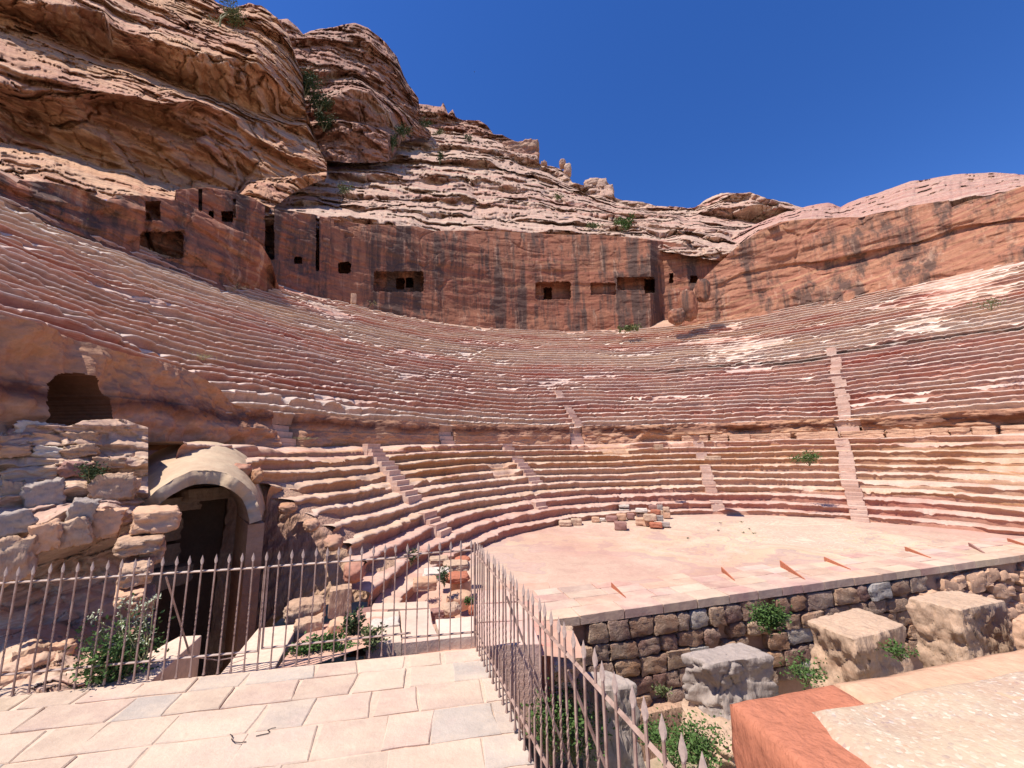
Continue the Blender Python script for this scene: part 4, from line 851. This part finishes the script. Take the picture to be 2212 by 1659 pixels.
# keep clear of the passage and fence
u=P[...,0]; keep=P; put('rock_mass',keep,M['mound'],MD)
Pj=[((0,1005,135,1045),8.8,'mound'),((128,998,190,1030),8.7,'darkb'),((52,1040,138,1098),8.2,'greyb'),((0,1040,50,1080),8.3,'tanb'),((195,1025,290,1085),8.3,'tanb'),((150,1080,206,1130),7.2,'greyb'),((-30,1105,72,1160),7.1,'greyb'),((65,1130,130,1190),7.0,'orangeb'),((125,1120,195,1180),7.1,'tanb'),((190,1100,262,1160),7.3,'orangeb'),((-30,1160,80,1260),6.9,'tanb'),
 ((34,912,102,940),9.4,'whiteb'),((95,916,145,940),9.4,'orangeb'),((66,935,138,962),9.2,'orangeb'),((0,940,50,965),9.2,'orangeb'),((140,935,215,962),9.2,'tanb'),((70,965,136,990),9.0,'whiteb'),((0,960,66,985),9.0,'orangeb'),((136,962,210,990),9.0,'tanb'),((200,990,270,1012),8.9,'tanb'),((250,1035,300,1070),8.5,'orangeb'),
 ((20,1400,95,1490),6.5,'tanb'),((90,1385,160,1440),6.6,'orangeb'),((-20,1455,60,1515),6.2,'orangeb'),((92,1445,150,1498),6.1,'tanb'),((140,1440,205,1482),6.0,'tanb'),((150,1330,205,1375),8.0,'tanb')]
for bx,ds,mt in Pj: stone('stone',None,'',bx,ds-.15,M[mt],depth=None,bl=RS.uniform(.3,.65),amp=.2,parent=MD,n_=12,tilt=(RS.uniform(-.2,.2),RS.uniform(-.25,.25)))
for bx,ds,lb in [((-50,835,92,918),9.8,'big rounded brown boulder in front of the cave mouth, at the left edge'),((40,868,100,920),9.6,'smaller rounded boulder leaning at the cave mouth')]:
    stone('boulder',lb,'boulder',bx,ds,M['podium'],bl=.85,amp=.12,n_=18)
# ---- sides of the passage: two flat copings
def prism(name,label,cat,vs,z,h,mat,seed=3):
    pts=[onz(x,y,z) for x,y in vs]; mb=MB()
    c=np.mean(pts,0); mb.hexa([(p[0],p[1],z-h) for p in pts],[p for p in pts])
    o=mb.out(name,mat,None,loc=(c[0],c[1],z-h)); tag(o,label,cat); 
    bv=o.modifiers.new('b','BEVEL'); bv.width=.015; bv.segments=2; return o
M['cop']=rock('coping_stone',[(0,(.60,.42,.32)),(.5,(.66,.48,.36)),(1,(.56,.37,.29))],freq=1,bump=.25,bdist=.01,fine=18,lay=1)
prism('passage_coping','narrow flat coping on the left side of the dark passage','coping slab',[(309,1486),(437,1371),(387,1374),(180,1486)],-.03,3.2,M['cop'])
prism('passage_coping','broad flat coping on the right side of the dark passage','coping slab',[(590,1450),(645,1347),(558,1356),(470,1462)],-.03,3.2,M['cop'])
# soil strip right behind the fence
sp=[onz(x,y,-.06)[:2] for x,y in [(592,1448),(640,1425),(700,1400),(790,1375),(795,1397)]]
nx=60;xs=np.linspace(0,1,nx);a0=onz(588,1455,-.02)[:2];a1=onz(800,1400,-.02)[:2]
U,Vv=np.meshgrid(xs,np.linspace(0,1,40),indexing='ij'); p=a0+(a1-a0)*U[...,None]+fn*Vv[...,None]*4.2
z=-.03-.05*Vv-1.1*np.clip((Vv-.2)/.8,0,1)**1.2+.03*fbm(np.concatenate([p,p[...,:1]*0],-1),2,4,15)
o=part('soil',np.concatenate([p,z[...,None]],-1).reshape(-1,3),gridF(nx,40),M['soil'],smooth=True); o['kind']='structure'
# ---- loose blocks behind the fence
for bx,ds,mt,nm_,cat,lb,bl in [
 ((617,1286,704,1344),6.0,'tanb','boulder','boulder','long rounded brown boulder leaning under the chiselled end wall',.6),
 ((636,1331,696,1385),5.5,'tanb','stone_block','stone block','squared tan block directly beneath the long rounded boulder',.22),
 ((711,1263,759,1332),5.6,'tanb','stone_block','stone block','upright squared block balanced on another behind the fence',.15),
 ((709,1333,768,1396),5.3,'orangeb','stone_block','stone block','cracked orange block carrying the upright squared block',.35),
 ((800,1335,862,1376),5.2,'whiteb','stone_block','stone block','pale sloping block beside the ivy-wrapped fence picket',.35),
 ((770,1310,840,1352),6.0,'darkb','boulder','boulder','low brown rock ledge in front of the seat ends',.5),
 ((893,1245,943,1276),7.4,'orangeb','stone_block','stone block','square orange block lying left of the column drums',.2),
 ((915,1226,970,1252),8.0,'whiteb','stone_block','stone block','pale squared block just behind the square orange block',.25),
 ((928,1199,968,1218),9.0,'tanb','stone_block','stone block','flat tan stone farthest left of the fallen drums',.5),
 ((958,1209,1010,1236),8.4,'tanb','stone_block','stone block','wedge-shaped yellowish stone between the fallen drums',.4),
 ((1002,1212,1015,1234),8.6,'greyb','stone_block','stone block','small mauve round stone beside the yellowish wedge',.7),
 ((982,1199,1016,1216),9.1,'redb','column_drum','column drum','low red drum farthest from the fence',.75),
 ((960,1232,1013,1262),7.7,'redb','column_drum','column drum','squat reddish drum in the middle of the row',.7),
 ((950,1296,995,1336),6.2,'tanb','boulder','boulder','round brown boulder at the foot of the tall drum',.8),
 ((928,1312,960,1340),6.2,'darkb','boulder','boulder','small dark stone on the left of the round brown boulder',.5),
 ((1012,1305,1030,1330),6.4,'redb','boulder','boulder','pink rounded stone half hidden by the fence corner',.7)]:
    stone(nm_,lb,cat,bx,ds,M[mt],bl=bl,amp=.10 if bl>.2 else .05,n_=14)
def drum(vx,ytop,ybot,wpx,zg,label):
    b=onz(vx,ybot,zg); D=math.hypot(b[0],b[1]); r=wpx/2/FV*D*.98; zt_=ond(vx,ytop,D)[2]; mb_=[];
    nth=40; zs=[zg,zg+.03]+list(np.linspace(zg+.08,zt_-.03,8))+[zt_-.01,zt_]; rr=[r*.97,r]+[r]*8+[r*.985,r*.94]
    th=np.linspace(0,2*math.pi,nth+1)
    P=np.array([[(b[0]+q*math.cos(a)*(1),b[1]+r*.9+q*math.sin(a),zz) for zz,q in zip(zs,rr)]+[(b[0]+r*.5*math.cos(a),b[1]+r*.9+r*.5*math.sin(a),zt_+.005),(b[0],b[1]+r*.9,zt_+.005)] for a in th])
    P+= (.012*fbm(P,5,3,int(vx)))[...,None]
    o=part('column_drum',P.reshape(-1,3),gridF(nth+1,P.shape[1]),M['orangeb'],None,loc=(b[0],b[1]+r*.9,zg),smooth=True); tag(o,label,'column drum')
drum(988,1292,1322,50,-.72,'tallest orange column drum with a flat worn top, nearest the fence'); drum(993,1258,1300,42,-.85,'second orange drum, tucked right behind the tallest drum')
# ---- rubble in the orchestra
G='stones piled at the far edge of the orchestra'
def ob(x0,y0,x1,y1): return tuple((v/2.309+o_)*.5486 for v,o_ in zip((x0,y0,x1,y1),(2200,1950,2200,1950)))
GB={8:212,9:285,10:270,14:215,15:262,16:170,17:190,18:212,19:212,20:200,21:130,22:185,23:185}
def DG(bx,q):
    yb=GB.get(q,bx[3]); v=ob(bx[0],0,bx[2],yb); p=onz((v[0]+v[2])/2,v[3],-1.0); return math.hypot(p[0],p[1])
for q,(bx,ds,mt,lb) in enumerate([
 ((0,222,118,280),16.6,'tanb','long cracked tan block, leftmost of the orchestra rubble'),((110,208,208,270),16.9,'tanb','sharp-edged tan block right of the long cracked one'),((300,195,370,245),17.2,'orangeb','small pale-topped cube standing alone at the step'),((372,205,425,235),17.5,'whiteb','small round whitish stone by the pale-topped cube'),
 ((430,183,530,240),17.5,'darkb','dark squared stone at the left of the orchestra pile'),((528,165,612,228),17.7,'orangeb','reddish squared stone against the first step'),((618,158,690,222),17.7,'darkb','greenish-dark stone behind a weed in the orchestra pile'),((508,235,617,316),16.2,'darkb','lone dark reddish block with its shadow, in front of the pile'),
 ((705,160,800,212),17.2,'tanb','tan stone beneath the white stone'),((770,165,892,238),16.7,'tanb','long tan stone in the middle of the pile'),((885,180,950,236),16.9,'greyb','grey rounded stone at the right of the middle course'),
 ((700,200,830,275),16.5,'orangeb','long pinkish stone at the base of the pile'),((825,240,940,298),15.9,'redb','brick-red long block at the pile foot nearest the camera'),((938,240,1008,288),16.1,'greyb','grey block right of the brick-red long block'),
 ((697,116,805,160),17.3,'whiteb','bright white stone on top of the pile'),((835,128,926,180),17.0,'redb','red stone lying on top of the pile'),((815,84,897,130),17.8,'darkb','dark brown stone on the first step behind the pile'),((895,84,946,138),17.8,'greyb','upright grey stone behind the red stone'),
 ((948,104,1006,150),17.7,'tanb','tan cube on the upper right corner of the pile'),((950,148,1014,208),17.6,'orangeb','rounded cube beneath the tan corner cube'),((895,136,948,182),17.6,'tanb','small stone wedged under the upright grey stone'),
 ((500,38,608,78),18.8,'tanb','yellowish flat stone on the second step'),((548,84,640,112),18.3,'whiteb','pale flat stone on the first step, upper of two'),((548,118,640,148),18.0,'whiteb','pale flat stone on the first step, lower of two')]):
    b=ob(*bx); stone('rubble_stone',lb,'stone',b,DG(bx,q),M[mt],bl=.3 if q%3 else .5,amp=.09,group=G,n_=7)
for bx,ds,lb in [((2775,1795,2840,1812),20,'tilted pale slab on the walkway rim, above the fourth row'),((2575,1750,2612,1772),20,'pale block resting on broken rows below the podium')]:
    b=tuple(v*.5486 for v in bx); stone('loose_slab',lb,'stone',b,ds-1,M['tanb'],bl=.3,amp=.1,n_=6)
for bx,ds,lb in [((521,833,545,847),21,'squared orange block lying on the middle of the left rows'),((592,831,606,838),24,'small yellow stone on the left rows, right of the squared orange block'),((425,827,437,838),19.5,'small round stone on the left rows, left of the squared orange block'),((758,634,770,655),33,'short upright stone standing on the top row under the tomb fronts')]:
    stone('fallen_block',lb,'stone',bx,ds,M['orangeb'],bl=.35,amp=.1,n_=6)
# boulders at the foot of the right hand wall
for bx,ds,lb,mt in [((1466,622,1506,690),37.5,'large round red boulder jammed in the gap between the two cliffs','redb'),((1442,664,1482,698),37,'low red boulder at the bottom of the gap','redb'),((1500,600,1535,650),38,'pointed red rock leaning on the quarried wall','redb')]:
    stone('boulder',lb,'boulder',bx,ds,M['wall'],bl=.8,amp=.12,n_=14)
# boulders on the ridge against the sky
for bx,lb in [((1208,343,1222,356),'small cream boulder, first on the ridge against the sky'),((1218,352,1234,376),'cream boulder balanced on the ridge edge'),((1262,384,1296,400),'flat-topped boulder on the ridge crest'),((1286,384,1312,410),'rounded boulder right of the flat-topped one on the ridge'),((1300,398,1326,424),'rounded boulder lowest on the ridge crest'),((1168,347,1182,355),'low dark boulder at the foot of the square crag')]:
    stone('boulder',lb,'boulder',bx,84,M['slope'],bl=.7,amp=.12,depth=2.2,n_=10)
# square crag on the ridge
o=stone('crag','square-cut crag ending in a vertical drop on the skyline','rock',(1090,309,1163,352),86,M['tower'],depth=7,bl=.2,amp=.10,n_=30)
# ================================================================== FENCES
def twist(mb,p0,p1,w,z0,z1,turns):
    pass
def picket(parent,x,y,lean,ang,h=1.05,jz=0,z0=0):
    mb=MB(); w=.0056; ca,sa=math.cos(ang),math.sin(ang); n_=0
    zs=[0,.02,.05,.30]+list(np.linspace(.33,.62,12))+[.65,h-.085]
    V=[]
    for i,zz in enumerate(zs):
        tw=0 if zz<=.30 else (min(zz,.62)-.30)/.32*math.pi*3.0
        ww=w*(1.9 if i==0 else 1.35 if i==1 else 1)
        for k in range(4):
            a=ang+math.pi/4+k*math.pi/2+tw; V.append((x+lean[0]*zz+ww*1.35*math.cos(a),y+lean[1]*zz+ww*1.35*math.sin(a),z0+jz+zz))
    F=[]
    for i in range(len(zs)-1):
        for k in range(4): a=i*4+k;b=i*4+(k+1)%4; F.append((a,b,b+4,a+4))
    F.append((0,1,2,3)); mb.add(V,F)
    o=mb.out('picket',M['metal'],parent,loc=(x,y,z0+jz))
    # leaf-shaped spear tip
    tz=h-.09; prof=[(0,.007,.007),(.008,.009,.009),(.02,.0135,.006),(.035,.0155,.005),(.055,.011,.004),(.075,.005,.003),(.09,.0008,.0008)]
    V=[];F=[]
    for q,(dz,a_,b_) in enumerate(prof):
        zz=tz+dz
        for k in range(6):
            t=2*math.pi*k/6; u=a_*math.cos(t); v_=b_*math.sin(t)
            V.append((x+lean[0]*zz+u*ca-v_*sa,y+lean[1]*zz+u*sa+v_*ca,z0+jz+zz))
    for i in range(len(prof)-1):
        for k in range(6): a=i*6+k;b=i*6+(k+1)%6; F.append((a,b,b+6,a+6))
    F.append(tuple(range(6))[::-1]); V0=part('spear_tip',V,F,M['tip'],o,loc=(x+lean[0]*tz,y+lean[1]*tz,z0+jz+tz),smooth=False)
def rail(parent,a,b,w=.009): 
    mb=MB(); mb.tube([a,b],w*1.2,4); o=mb.out('rail',M['metal'],parent)
FLp=np.array([-.43,4.37]); 
F1=T('spear_fence','brown spear-topped iron fence across the far paving edge, before the dark passage','fence',(-2.5,4.0,0))
fa_=np.array([-4.98,3.56]); Lf=np.linalg.norm(FLp-fa_); fd=(FLp-fa_)/Lf; fang=math.atan2(fd[1],fd[0])
nb=int(Lf/.112)
for i in range(nb+1):
    p=fa_+fd*(i*.112+RS.uniform(-.004,.004)); picket(F1,p[0],p[1],(RS.uniform(-.006,.006),RS.uniform(-.006,.006)),fang,1.05,RS.uniform(-.006,.006))
sp1=fa_+fd*(Lf*.555)
def r3(p,z): return (p[0],p[1],z)
off=fn*.012
rail(F1,r3(fa_-fd*.1+off,.905),r3(sp1+off,.895)); rail(F1,r3(fa_-fd*.1+off,.16),r3(sp1+fd*.0+off,.15))
rail(F1,r3(sp1+fd*.03+off,.90),r3(fa_+fd*Lf*.86+off,.91)); rail(F1,r3(sp1+fd*.03+off,.17),r3(fa_+fd*Lf*.86+off,.18))
rail(F1,r3(fa_+fd*Lf*.84+off,.93),r3(FLp+off,.94)); rail(F1,r3(fa_+fd*Lf*.84+off,.14),r3(FLp+off,.13))
rail(F1,r3(sp1+off,.15),r3(sp1+off,.90)); rail(F1,r3(sp1+fd*.035+off,.17),r3(sp1+fd*.03+off,.90))
pb=fa_+fd*(Lf*.37); mb=MB(); mb.tube([r3(pb+fn*.02,.87),r3(pb+fd*.06+fn*.42,.02)],.009,5); mb.out('brace',M['metal'],F1)
pb=fa_+fd*(Lf*.42); mb=MB(); mb.tube([r3(pb+fn*.02,.17),r3(pb+fd*.22+fn*.16,.04),r3(pb+fd*.40+fn*.30,.0)],.006,5); mb.out('bent_rod',M['metal'],F1)
F2=T('spear_fence','brown spear-topped iron fence running toward the camera above the pit, right of the paving','fence',(.1,2.8,0))
gb=np.array([.84,.62]); Lg=np.linalg.norm(gb-FLp); gd=(gb-FLp)/Lg; gang=math.atan2(gd[1],gd[0]); gn=np.array([-gd[1],gd[0]])
nb=int(Lg/.0985)
for i in range(1,nb+1):
    p=FLp+gd*(i*.0985+.0+RS.uniform(-.004,.004)); picket(F2,p[0],p[1],(RS.uniform(-.008,.012)+.004,RS.uniform(-.006,.006)),gang+.5,1.05,RS.uniform(-.008,.008))
mb=MB(); mb.tube([r3(FLp,0),r3(FLp,1.02)],.013,6); mb.out('corner_post',M['metal'],F2)
o2=gn*.012
rail(F2,r3(FLp+o2,.90),r3(gb+o2,.885),.011); rail(F2,r3(FLp+o2,.14),r3(gb+o2,.15),.011)
for q,(t0,zz_) in enumerate(((1.05,.82),(2.15,.80))):
    p=FLp+gd*t0; mb=MB(); mb.tube([r3(p+gn*.02,zz_),r3(p+gn*.30+gd*.1,.05),r3(p+gn*.5+gd*.15,-.45)],.010,6); mb.out('brace',M['metal'],F2)
# ================================================================== PLANTS
def plant(name,label,cat,base,size,nleaf,leaf,mat,group=None,stems=7,spread=.55,flat=.9,hang=0,lw=.5):
    b=np.array(base,float); sx,sy,sz=size
    root=T(name,label,cat,base,group)
    mb=MB(); tips=[]
    for i in range(stems):
        a=RS.uniform(0,6.28); r=RS.uniform(.2,1)*spread; e=b+np.array([math.cos(a)*sx*r,math.sin(a)*sy*r,sz*RS.uniform(.55,1)*(1-hang)-hang*sz*RS.uniform(0,.8)])
        mid=(b+e)/2+np.array([0,0,sz*.15]); mb.tube([b,mid,e],[.012*max(sz,.15)*2,.008*max(sz,.15)*2,.003],4,False); tips+= [mid,e,(mid+e)/2]
    mb.out('stem',M['stem'],root)
    V=[];F=[];k=0; tips=np.array(tips)
    for i in range(nleaf):
        t=tips[RS.randint(len(tips))]; p=t+RS.normal(0,1,3)*np.array([sx,sy,sz])*.17
        d=RS.normal(0,1,3); d[2]=abs(d[2])*.6; d/=np.linalg.norm(d); u=np.cross(d,RS.normal(0,1,3)); u/=np.linalg.norm(u)+1e-6
        l=leaf*RS.uniform(.6,1.3); w=l*lw
        V+=[p,p+d*l*.5+u*w*.5,p+d*l,p+d*l*.5-u*w*.5]; F.append((k,k+1,k+2,k+3)); k+=4
    part('foliage',V,F,mat,root)
    return root
def vp(x,y,D): return ond(x,y,D)
b=vp(1662,1372,8.35); plant('shrub','bright green leafy shrub growing from the stage wall between the pier blocks','shrub',b,(.48,.3,.42),1500,.06,M['leaf'],stems=14)
b=vp(255,1492,5.4); plant('bush','dense dark green thistle bush behind the fence beside the dark passage','bush',(b[0],b[1],-.28),(.42,.32,.6),2600,.042,M['leaf'],stems=20,spread=.8)
mb=MB(); TH=T('thistle','tall straggling thistle with pale spiky heads above the dark green bush','thistle',(b[0]+.1,b[1],-.1)); hv=[];hf=[];k=0
for (x,y) in [(215,1322),(262,1297),(258,1310),(290,1320),(302,1310),(318,1300),(333,1294),(300,1335),(198,1335),(268,1340),(320,1330),(280,1300)]:
    e=vp(x,y,5.5); s_=np.array([b[0]+RS.uniform(-.05,.25),b[1],.1]); mb.tube([s_,(s_+e)/2+RS.normal(0,.04,3),e],[.006,.005,.003],4,False)
    for q in range(26):
        d=RS.normal(0,1,3); d/=np.linalg.norm(d); u=np.cross(d,[0,0,1.]); u/=np.linalg.norm(u)+1e-6; l=RS.uniform(.02,.05); c=e+RS.normal(0,.012,3)
        if q>14: c=s_+(e-s_)*RS.uniform(.3,.95)+RS.normal(0,.015,3)
        hv+=[c,c+d*l*.4+u*.007,c+d*l,c+d*l*.4-u*.007]; hf.append((k,k+1,k+2,k+3)); k+=4
mb.out('stem',M['stem'],TH)
for q in range(12): part('flower_head',hv[q*104:(q+1)*104],[tuple(i-q*104 for i in f) for f in hf[q*26:(q+1)*26]],M['flower'],TH)
for (x,y,D,sz,n_,mt,lb,nm_) in [
 (655,1418,4.9,(.2,.15,.16),500,'leaf','low green weed in the soil strip at the left, behind the fence','weed'),(700,1408,4.9,(.26,.16,.18),700,'leaf','wider low green weed beside the first, behind the fence','weed'),(740,1412,4.8,(.18,.12,.14),420,'leaf','small green weed right of the wide weed','weed'),
 (765,1385,5.1,(.16,.12,.3),520,'leafd','dark upright weed between the cracked block and the pale block','weed'),(805,1400,4.75,(.16,.12,.22),480,'leaf2','yellow-green bushy weed at the foot of the ivy-wrapped picket','weed'),
 (888,1218,8.6,(.25,.2,.3),420,'leafd','thin green weed among the blocks left of the drums','weed'),(960,1262,7.2,(.15,.12,.3),260,'leafd','slim green weed left of the tallest drum','weed'),(1012,1300,6.6,(.1,.08,.1),150,'leaf','tiny green sprout at the foot of the tallest drum','weed'),
 (1748,1000,20.6,(.9,.5,.5),900,'leaf','round green bush rooted on the fifth seat row, right of centre','bush'),
 (1350,492,47,(1.5,1.,1.7),500,'leaf','bright green bush in a crack above the long carved wall','bush'),(1335,484,48,(.8,.6,.8),160,'leaf2','small olive tuft left of the bright green bush','bush'),
 (1242,1640,5.2,(.5,.4,.6),1400,'leaf','tangled green weeds at the foot of the tall grey block','weed'),(1190,1640,4.6,(.4,.4,.6),1100,'leaf','tall green weeds seen between the pickets at the bottom edge','weed'),(1210,1585,5.0,(.4,.3,.5),900,'leaf','light green weeds growing up the inside of the slanting fence','weed'),
 (1460,1655,5.8,(.5,.4,.4),1500,'leaf','leafy green weeds carpeting the pit near the split rock','weed'),(1530,1662,5.2,(.5,.4,.4),1300,'leaf','green weeds against the red end of the parapet','weed'),(1405,1600,7.0,(.4,.3,.22),700,'leaf','small green tuft on the pit floor under the chiselled base','weed'),(1430,1500,7.4,(.16,.1,.16),180,'leaf2','little weed sprouting from the wall base ledge','weed'),
 (1742,1475,7.3,(.35,.3,.3),500,'leaf','green tuft at the foot of the tan square block','weed'),(1150,1448,5.6,(.3,.2,.2),420,'leaf','low green weed beside the boulders behind the slanting fence','weed'),(1945,1420,7.6,(.3,.2,.2),260,'leaf','green sprout in the gap between the two square blocks','weed'),
 (192,1037,8.2,(.22,.2,.24),420,'leafd','small dark green cushion plant growing in the rubble mound','weed'),
 (655,205,63,(3.6,2.2,4.4),2200,'leafd','large dark shrub filling the cleft between the massif and the tower','bush'),(690,232,63,(3.,2.,3.6),1500,'leafd','dark green shrub right of the large shrub in the cleft','bush'),(700,275,66,(2.,1.4,3.4),900,'leafd','dark shrub hanging low at the foot of the cleft','bush'),
 (872,290,70,(2.,1.5,2.6),700,'leafd','olive shrub at the right foot of the tower crag','bush'),(848,322,68,(1.4,1.1,3.),500,'leafd','narrow shrub below the tower crag','bush'),(918,272,80,(2.,1.2,2.2),500,'leafd','dark round shrub in the notch right of the tower','bush'),(950,290,88,(1.8,1.2,1.8),350,'leaf2','pale shrub beneath the far pinnacles','bush'),(1015,303,88,(1.8,1.2,2.),350,'leafd','dark shrub under the far ridge','bush'),
 (950,348,66,(.8,.8,2.8),260,'leafd','slender upright shrub on the bare slope','bush'),(740,415,55,(1.6,1.,1.2),220,'leaf2','dry tuft on the pale ledge left of the slope','bush'),(1280,492,48,(1.6,.8,.6),220,'leaf2','low olive tuft on the ledge above the long carved wall','bush'),(1205,430,55,(1.2,.8,1.),160,'leaf2','tuft growing in the crack in the middle of the slope','bush'),
 (62,520,22,(1.0,.8,.7),420,'dry','dry pale-green grass tuft at the far left above the rows','grass tuft'),(20,512,22,(1.1,.8,.7),420,'dry','dry grass tuft cut by the left edge','grass tuft'),(158,495,24,(.8,.6,.5),260,'leaf2','green tuft on the top rows under the rock spur','grass tuft'),
 (290,712,17.5,(.9,.5,.35),380,'dry','pale grass clump in the middle of the left rows','grass tuft'),(128,703,16.5,(.45,.3,.2),200,'dry','yellow flowering tuft on the left rows','grass tuft'),(490,630,26,(1.6,.8,.4),360,'dry','pale grass clump on the upper left rows','grass tuft'),(690,795,22,(.6,.4,.6),160,'dry','dry tuft in the hollow of the left rows','grass tuft'),(795,668,35,(1.2,.7,.5),200,'dry','dry tuft on the top row below the long wall','grass tuft'),(1355,715,37,(1.9,.8,.6),260,'leaf2','olive tuft on the top row near the right hand gap','grass tuft'),(2140,665,27,(1.0,.6,.5),220,'leaf2','olive tuft high on the right rows','grass tuft'),(440,775,16,(.7,.3,.2),160,'dry','thin dry tuft on the lower left rows','grass tuft'),
 (640,950,14.6,(1.3,.3,.08),220,'dry','dry grass along the walkway at the left stair','grass tuft'),(920,955,20,(1.6,.3,.1),220,'dry','dry grass along the walkway at the second stair','grass tuft')]:
    b=vp(x,y,D)
    far=D>10
    plant(nm_,lb,nm_.replace('_',' ') if nm_!='weed' else 'weed',(b[0],b[1],b[2]-.05 if not far else b[2]-sz[2]*.25),sz,n_,.045 if D<10 else (.075 if D<30 else .3),M[mt],stems=9 if D<30 else 7,spread=.8,lw=.5 if mt!='dry' else .15)
# bare tree on the skyline at the upper left
def tree(label,base,h,nl,mat,leaf):
    root=T('tree',label,'tree',base); mb=MB(); tips=[]
    def br(p,d,l,r,dep):
        q=p+d*l; mb.tube([p,(p+q)/2+RS.normal(0,l*.05,3),q],[r,r*.8,r*.6],5,False)
        if dep==0: tips.append(q); return
        for k in range(3):
            dd=d+RS.normal(0,.45,3); dd[2]+=.1; dd/=np.linalg.norm(dd); br(q,dd,l*RS.uniform(.6,.8),r*.6,dep-1)
    br(np.array(base,float),np.array([.05,0,1.]),h*.3,h*.03,4); mb.out('trunk',M['stem'],root)
    V=[];F=[];k=0
    for i in range(nl):
        p=tips[RS.randint(len(tips))]+RS.normal(0,h*.05,3); d=RS.normal(0,1,3); d/=np.linalg.norm(d); u=np.cross(d,RS.normal(0,1,3)); u/=np.linalg.norm(u)+1e-6; l=leaf*RS.uniform(.5,1.2)
        V+=[p,p+d*l*.5+u*l*.25,p+d*l,p+d*l*.5-u*l*.25]; F.append((k,k+1,k+2,k+3)); k+=4
    part('crown',V,F,mat,root)
tree('sparse dusty tree on the skyline of the massif, top left',vp(472,66,60.),6.0,1100,M['leaf2'],.3)
# bird, wires
b=vp(1025,155,60.); BD=T('bird','tiny dark bird flying in the blue sky','bird',b)
V=[(0,0,.09),(.04,0,.0),(0,0,-.16),(-.04,0,0),(0,.08,0),(0,-.08,0)]; part('body',[(b[0]+v[0]*1.5,b[1]+v[1],b[2]+v[2]*1.5) for v in V],[(0,1,4),(0,4,3),(0,5,1),(0,3,5),(2,4,1),(2,3,4),(2,1,5),(2,5,3)],M['bird'],BD)
for sg in (-1,1):
    part('wing',[(b[0],b[1]+.05,b[2]),(b[0]+sg*.12,b[1]+.1,b[2]+.28),(b[0]+sg*.2,b[1],b[2]+.22),(b[0]+sg*.05,b[1]-.06,b[2]-.04),(b[0],b[1]+.03,b[2]-.03)],[(0,1,2,3,4)],M['bird'],BD)
for lb,pts in [('curled dark wire lying on the paving, left of two',[(497,1586),(503,1590),(500,1597),(507,1603),(520,1604),(532,1602)]),('hooked dark wire lying on the paving, right of two',[(553,1590),(565,1587),(580,1584),(583,1580),(578,1577),(588,1573),(596,1572)])]:
    mb=MB(); mb.tube([onz(x,y,.006) for x,y in pts],.0028,5); o=mb.out('wire',M['wire'],loc=onz(pts[0][0],pts[0][1],0)); tag(o,lb,'wire')
# small dark twigs and weeds on the orchestra floor are real little tufts
for i in range(7):
    x=RS.uniform(1480,1640); y=RS.uniform(1128,1165); p=onz(x,y,-1.); root=plant('sprout','tiny dry sprouts scattered on the sandy orchestra floor','sprout',p,(.09,.09,.03),40,.03,M['leafd'],group='sprouts on the orchestra floor',stems=3)
# ================================================================== LIGHT, SKY, CAMERA
SE=math.radians(64); az=math.radians(211)       # direction toward the sun in the ground plane (x right, y forward)
sd=np.array([math.cos(SE)*math.cos(az),math.cos(SE)*math.sin(az),math.sin(SE)])
from mathutils import Vector
sl=bpy.data.lights.new('sun','SUN'); sl.energy=5.0; sl.angle=math.radians(.55); sl.color=(1,.955,.87)
so=bpy.data.objects.new('sun',sl); col.objects.link(so); so.rotation_euler=Vector(sd).to_track_quat('Z','Y').to_euler(); so.location=(0,0,60)
w=bpy.data.worlds.new('World'); bpy.context.scene.world=w; w.use_nodes=True; nt=w.node_tree; nt.nodes.clear()
sky=nt.nodes.new('ShaderNodeTexSky'); sky.sky_type='NISHITA'; sky.sun_disc=False; sky.sun_elevation=SE; sky.sun_rotation=math.radians(90)-az
sky.altitude=1800; sky.air_density=1.; sky.dust_density=.3; sky.ozone_density=2.5
hs=nt.nodes.new('ShaderNodeHueSaturation'); hs.inputs['Saturation'].default_value=1.3; hs.inputs['Hue'].default_value=.515; hs.inputs['Value'].default_value=1.15; nt.links.new(sky.outputs[0],hs.inputs['Color'])
bg=nt.nodes.new('ShaderNodeBackground'); bg.inputs[1].default_value=.125; ow=nt.nodes.new('ShaderNodeOutputWorld')
nt.links.new(hs.outputs[0],bg.inputs[0]); nt.links.new(bg.outputs[0],ow.inputs[0])
cam=bpy.data.cameras.new('camera'); co_=bpy.data.objects.new('camera',cam); col.objects.link(co_); co_.location=(0,0,EYE)
cam.sensor_fit='HORIZONTAL'; cam.sensor_width=36; cam.lens=36*1515/4032.; cam.clip_start=.05; cam.clip_end=3000
from mathutils import Matrix
co_.rotation_euler=(Matrix.Rotation(math.pi/2+PIT,3,'X')@Matrix.Rotation(-ROL,3,'Z')).to_euler()
sc=bpy.context.scene; sc.camera=co_
sc.view_settings.view_transform='Standard'; sc.view_settings.look='None'; sc.view_settings.gamma=1; sc.view_settings.exposure=0.42
sc.cycles.max_bounces=5; sc.cycles.diffuse_bounces=3
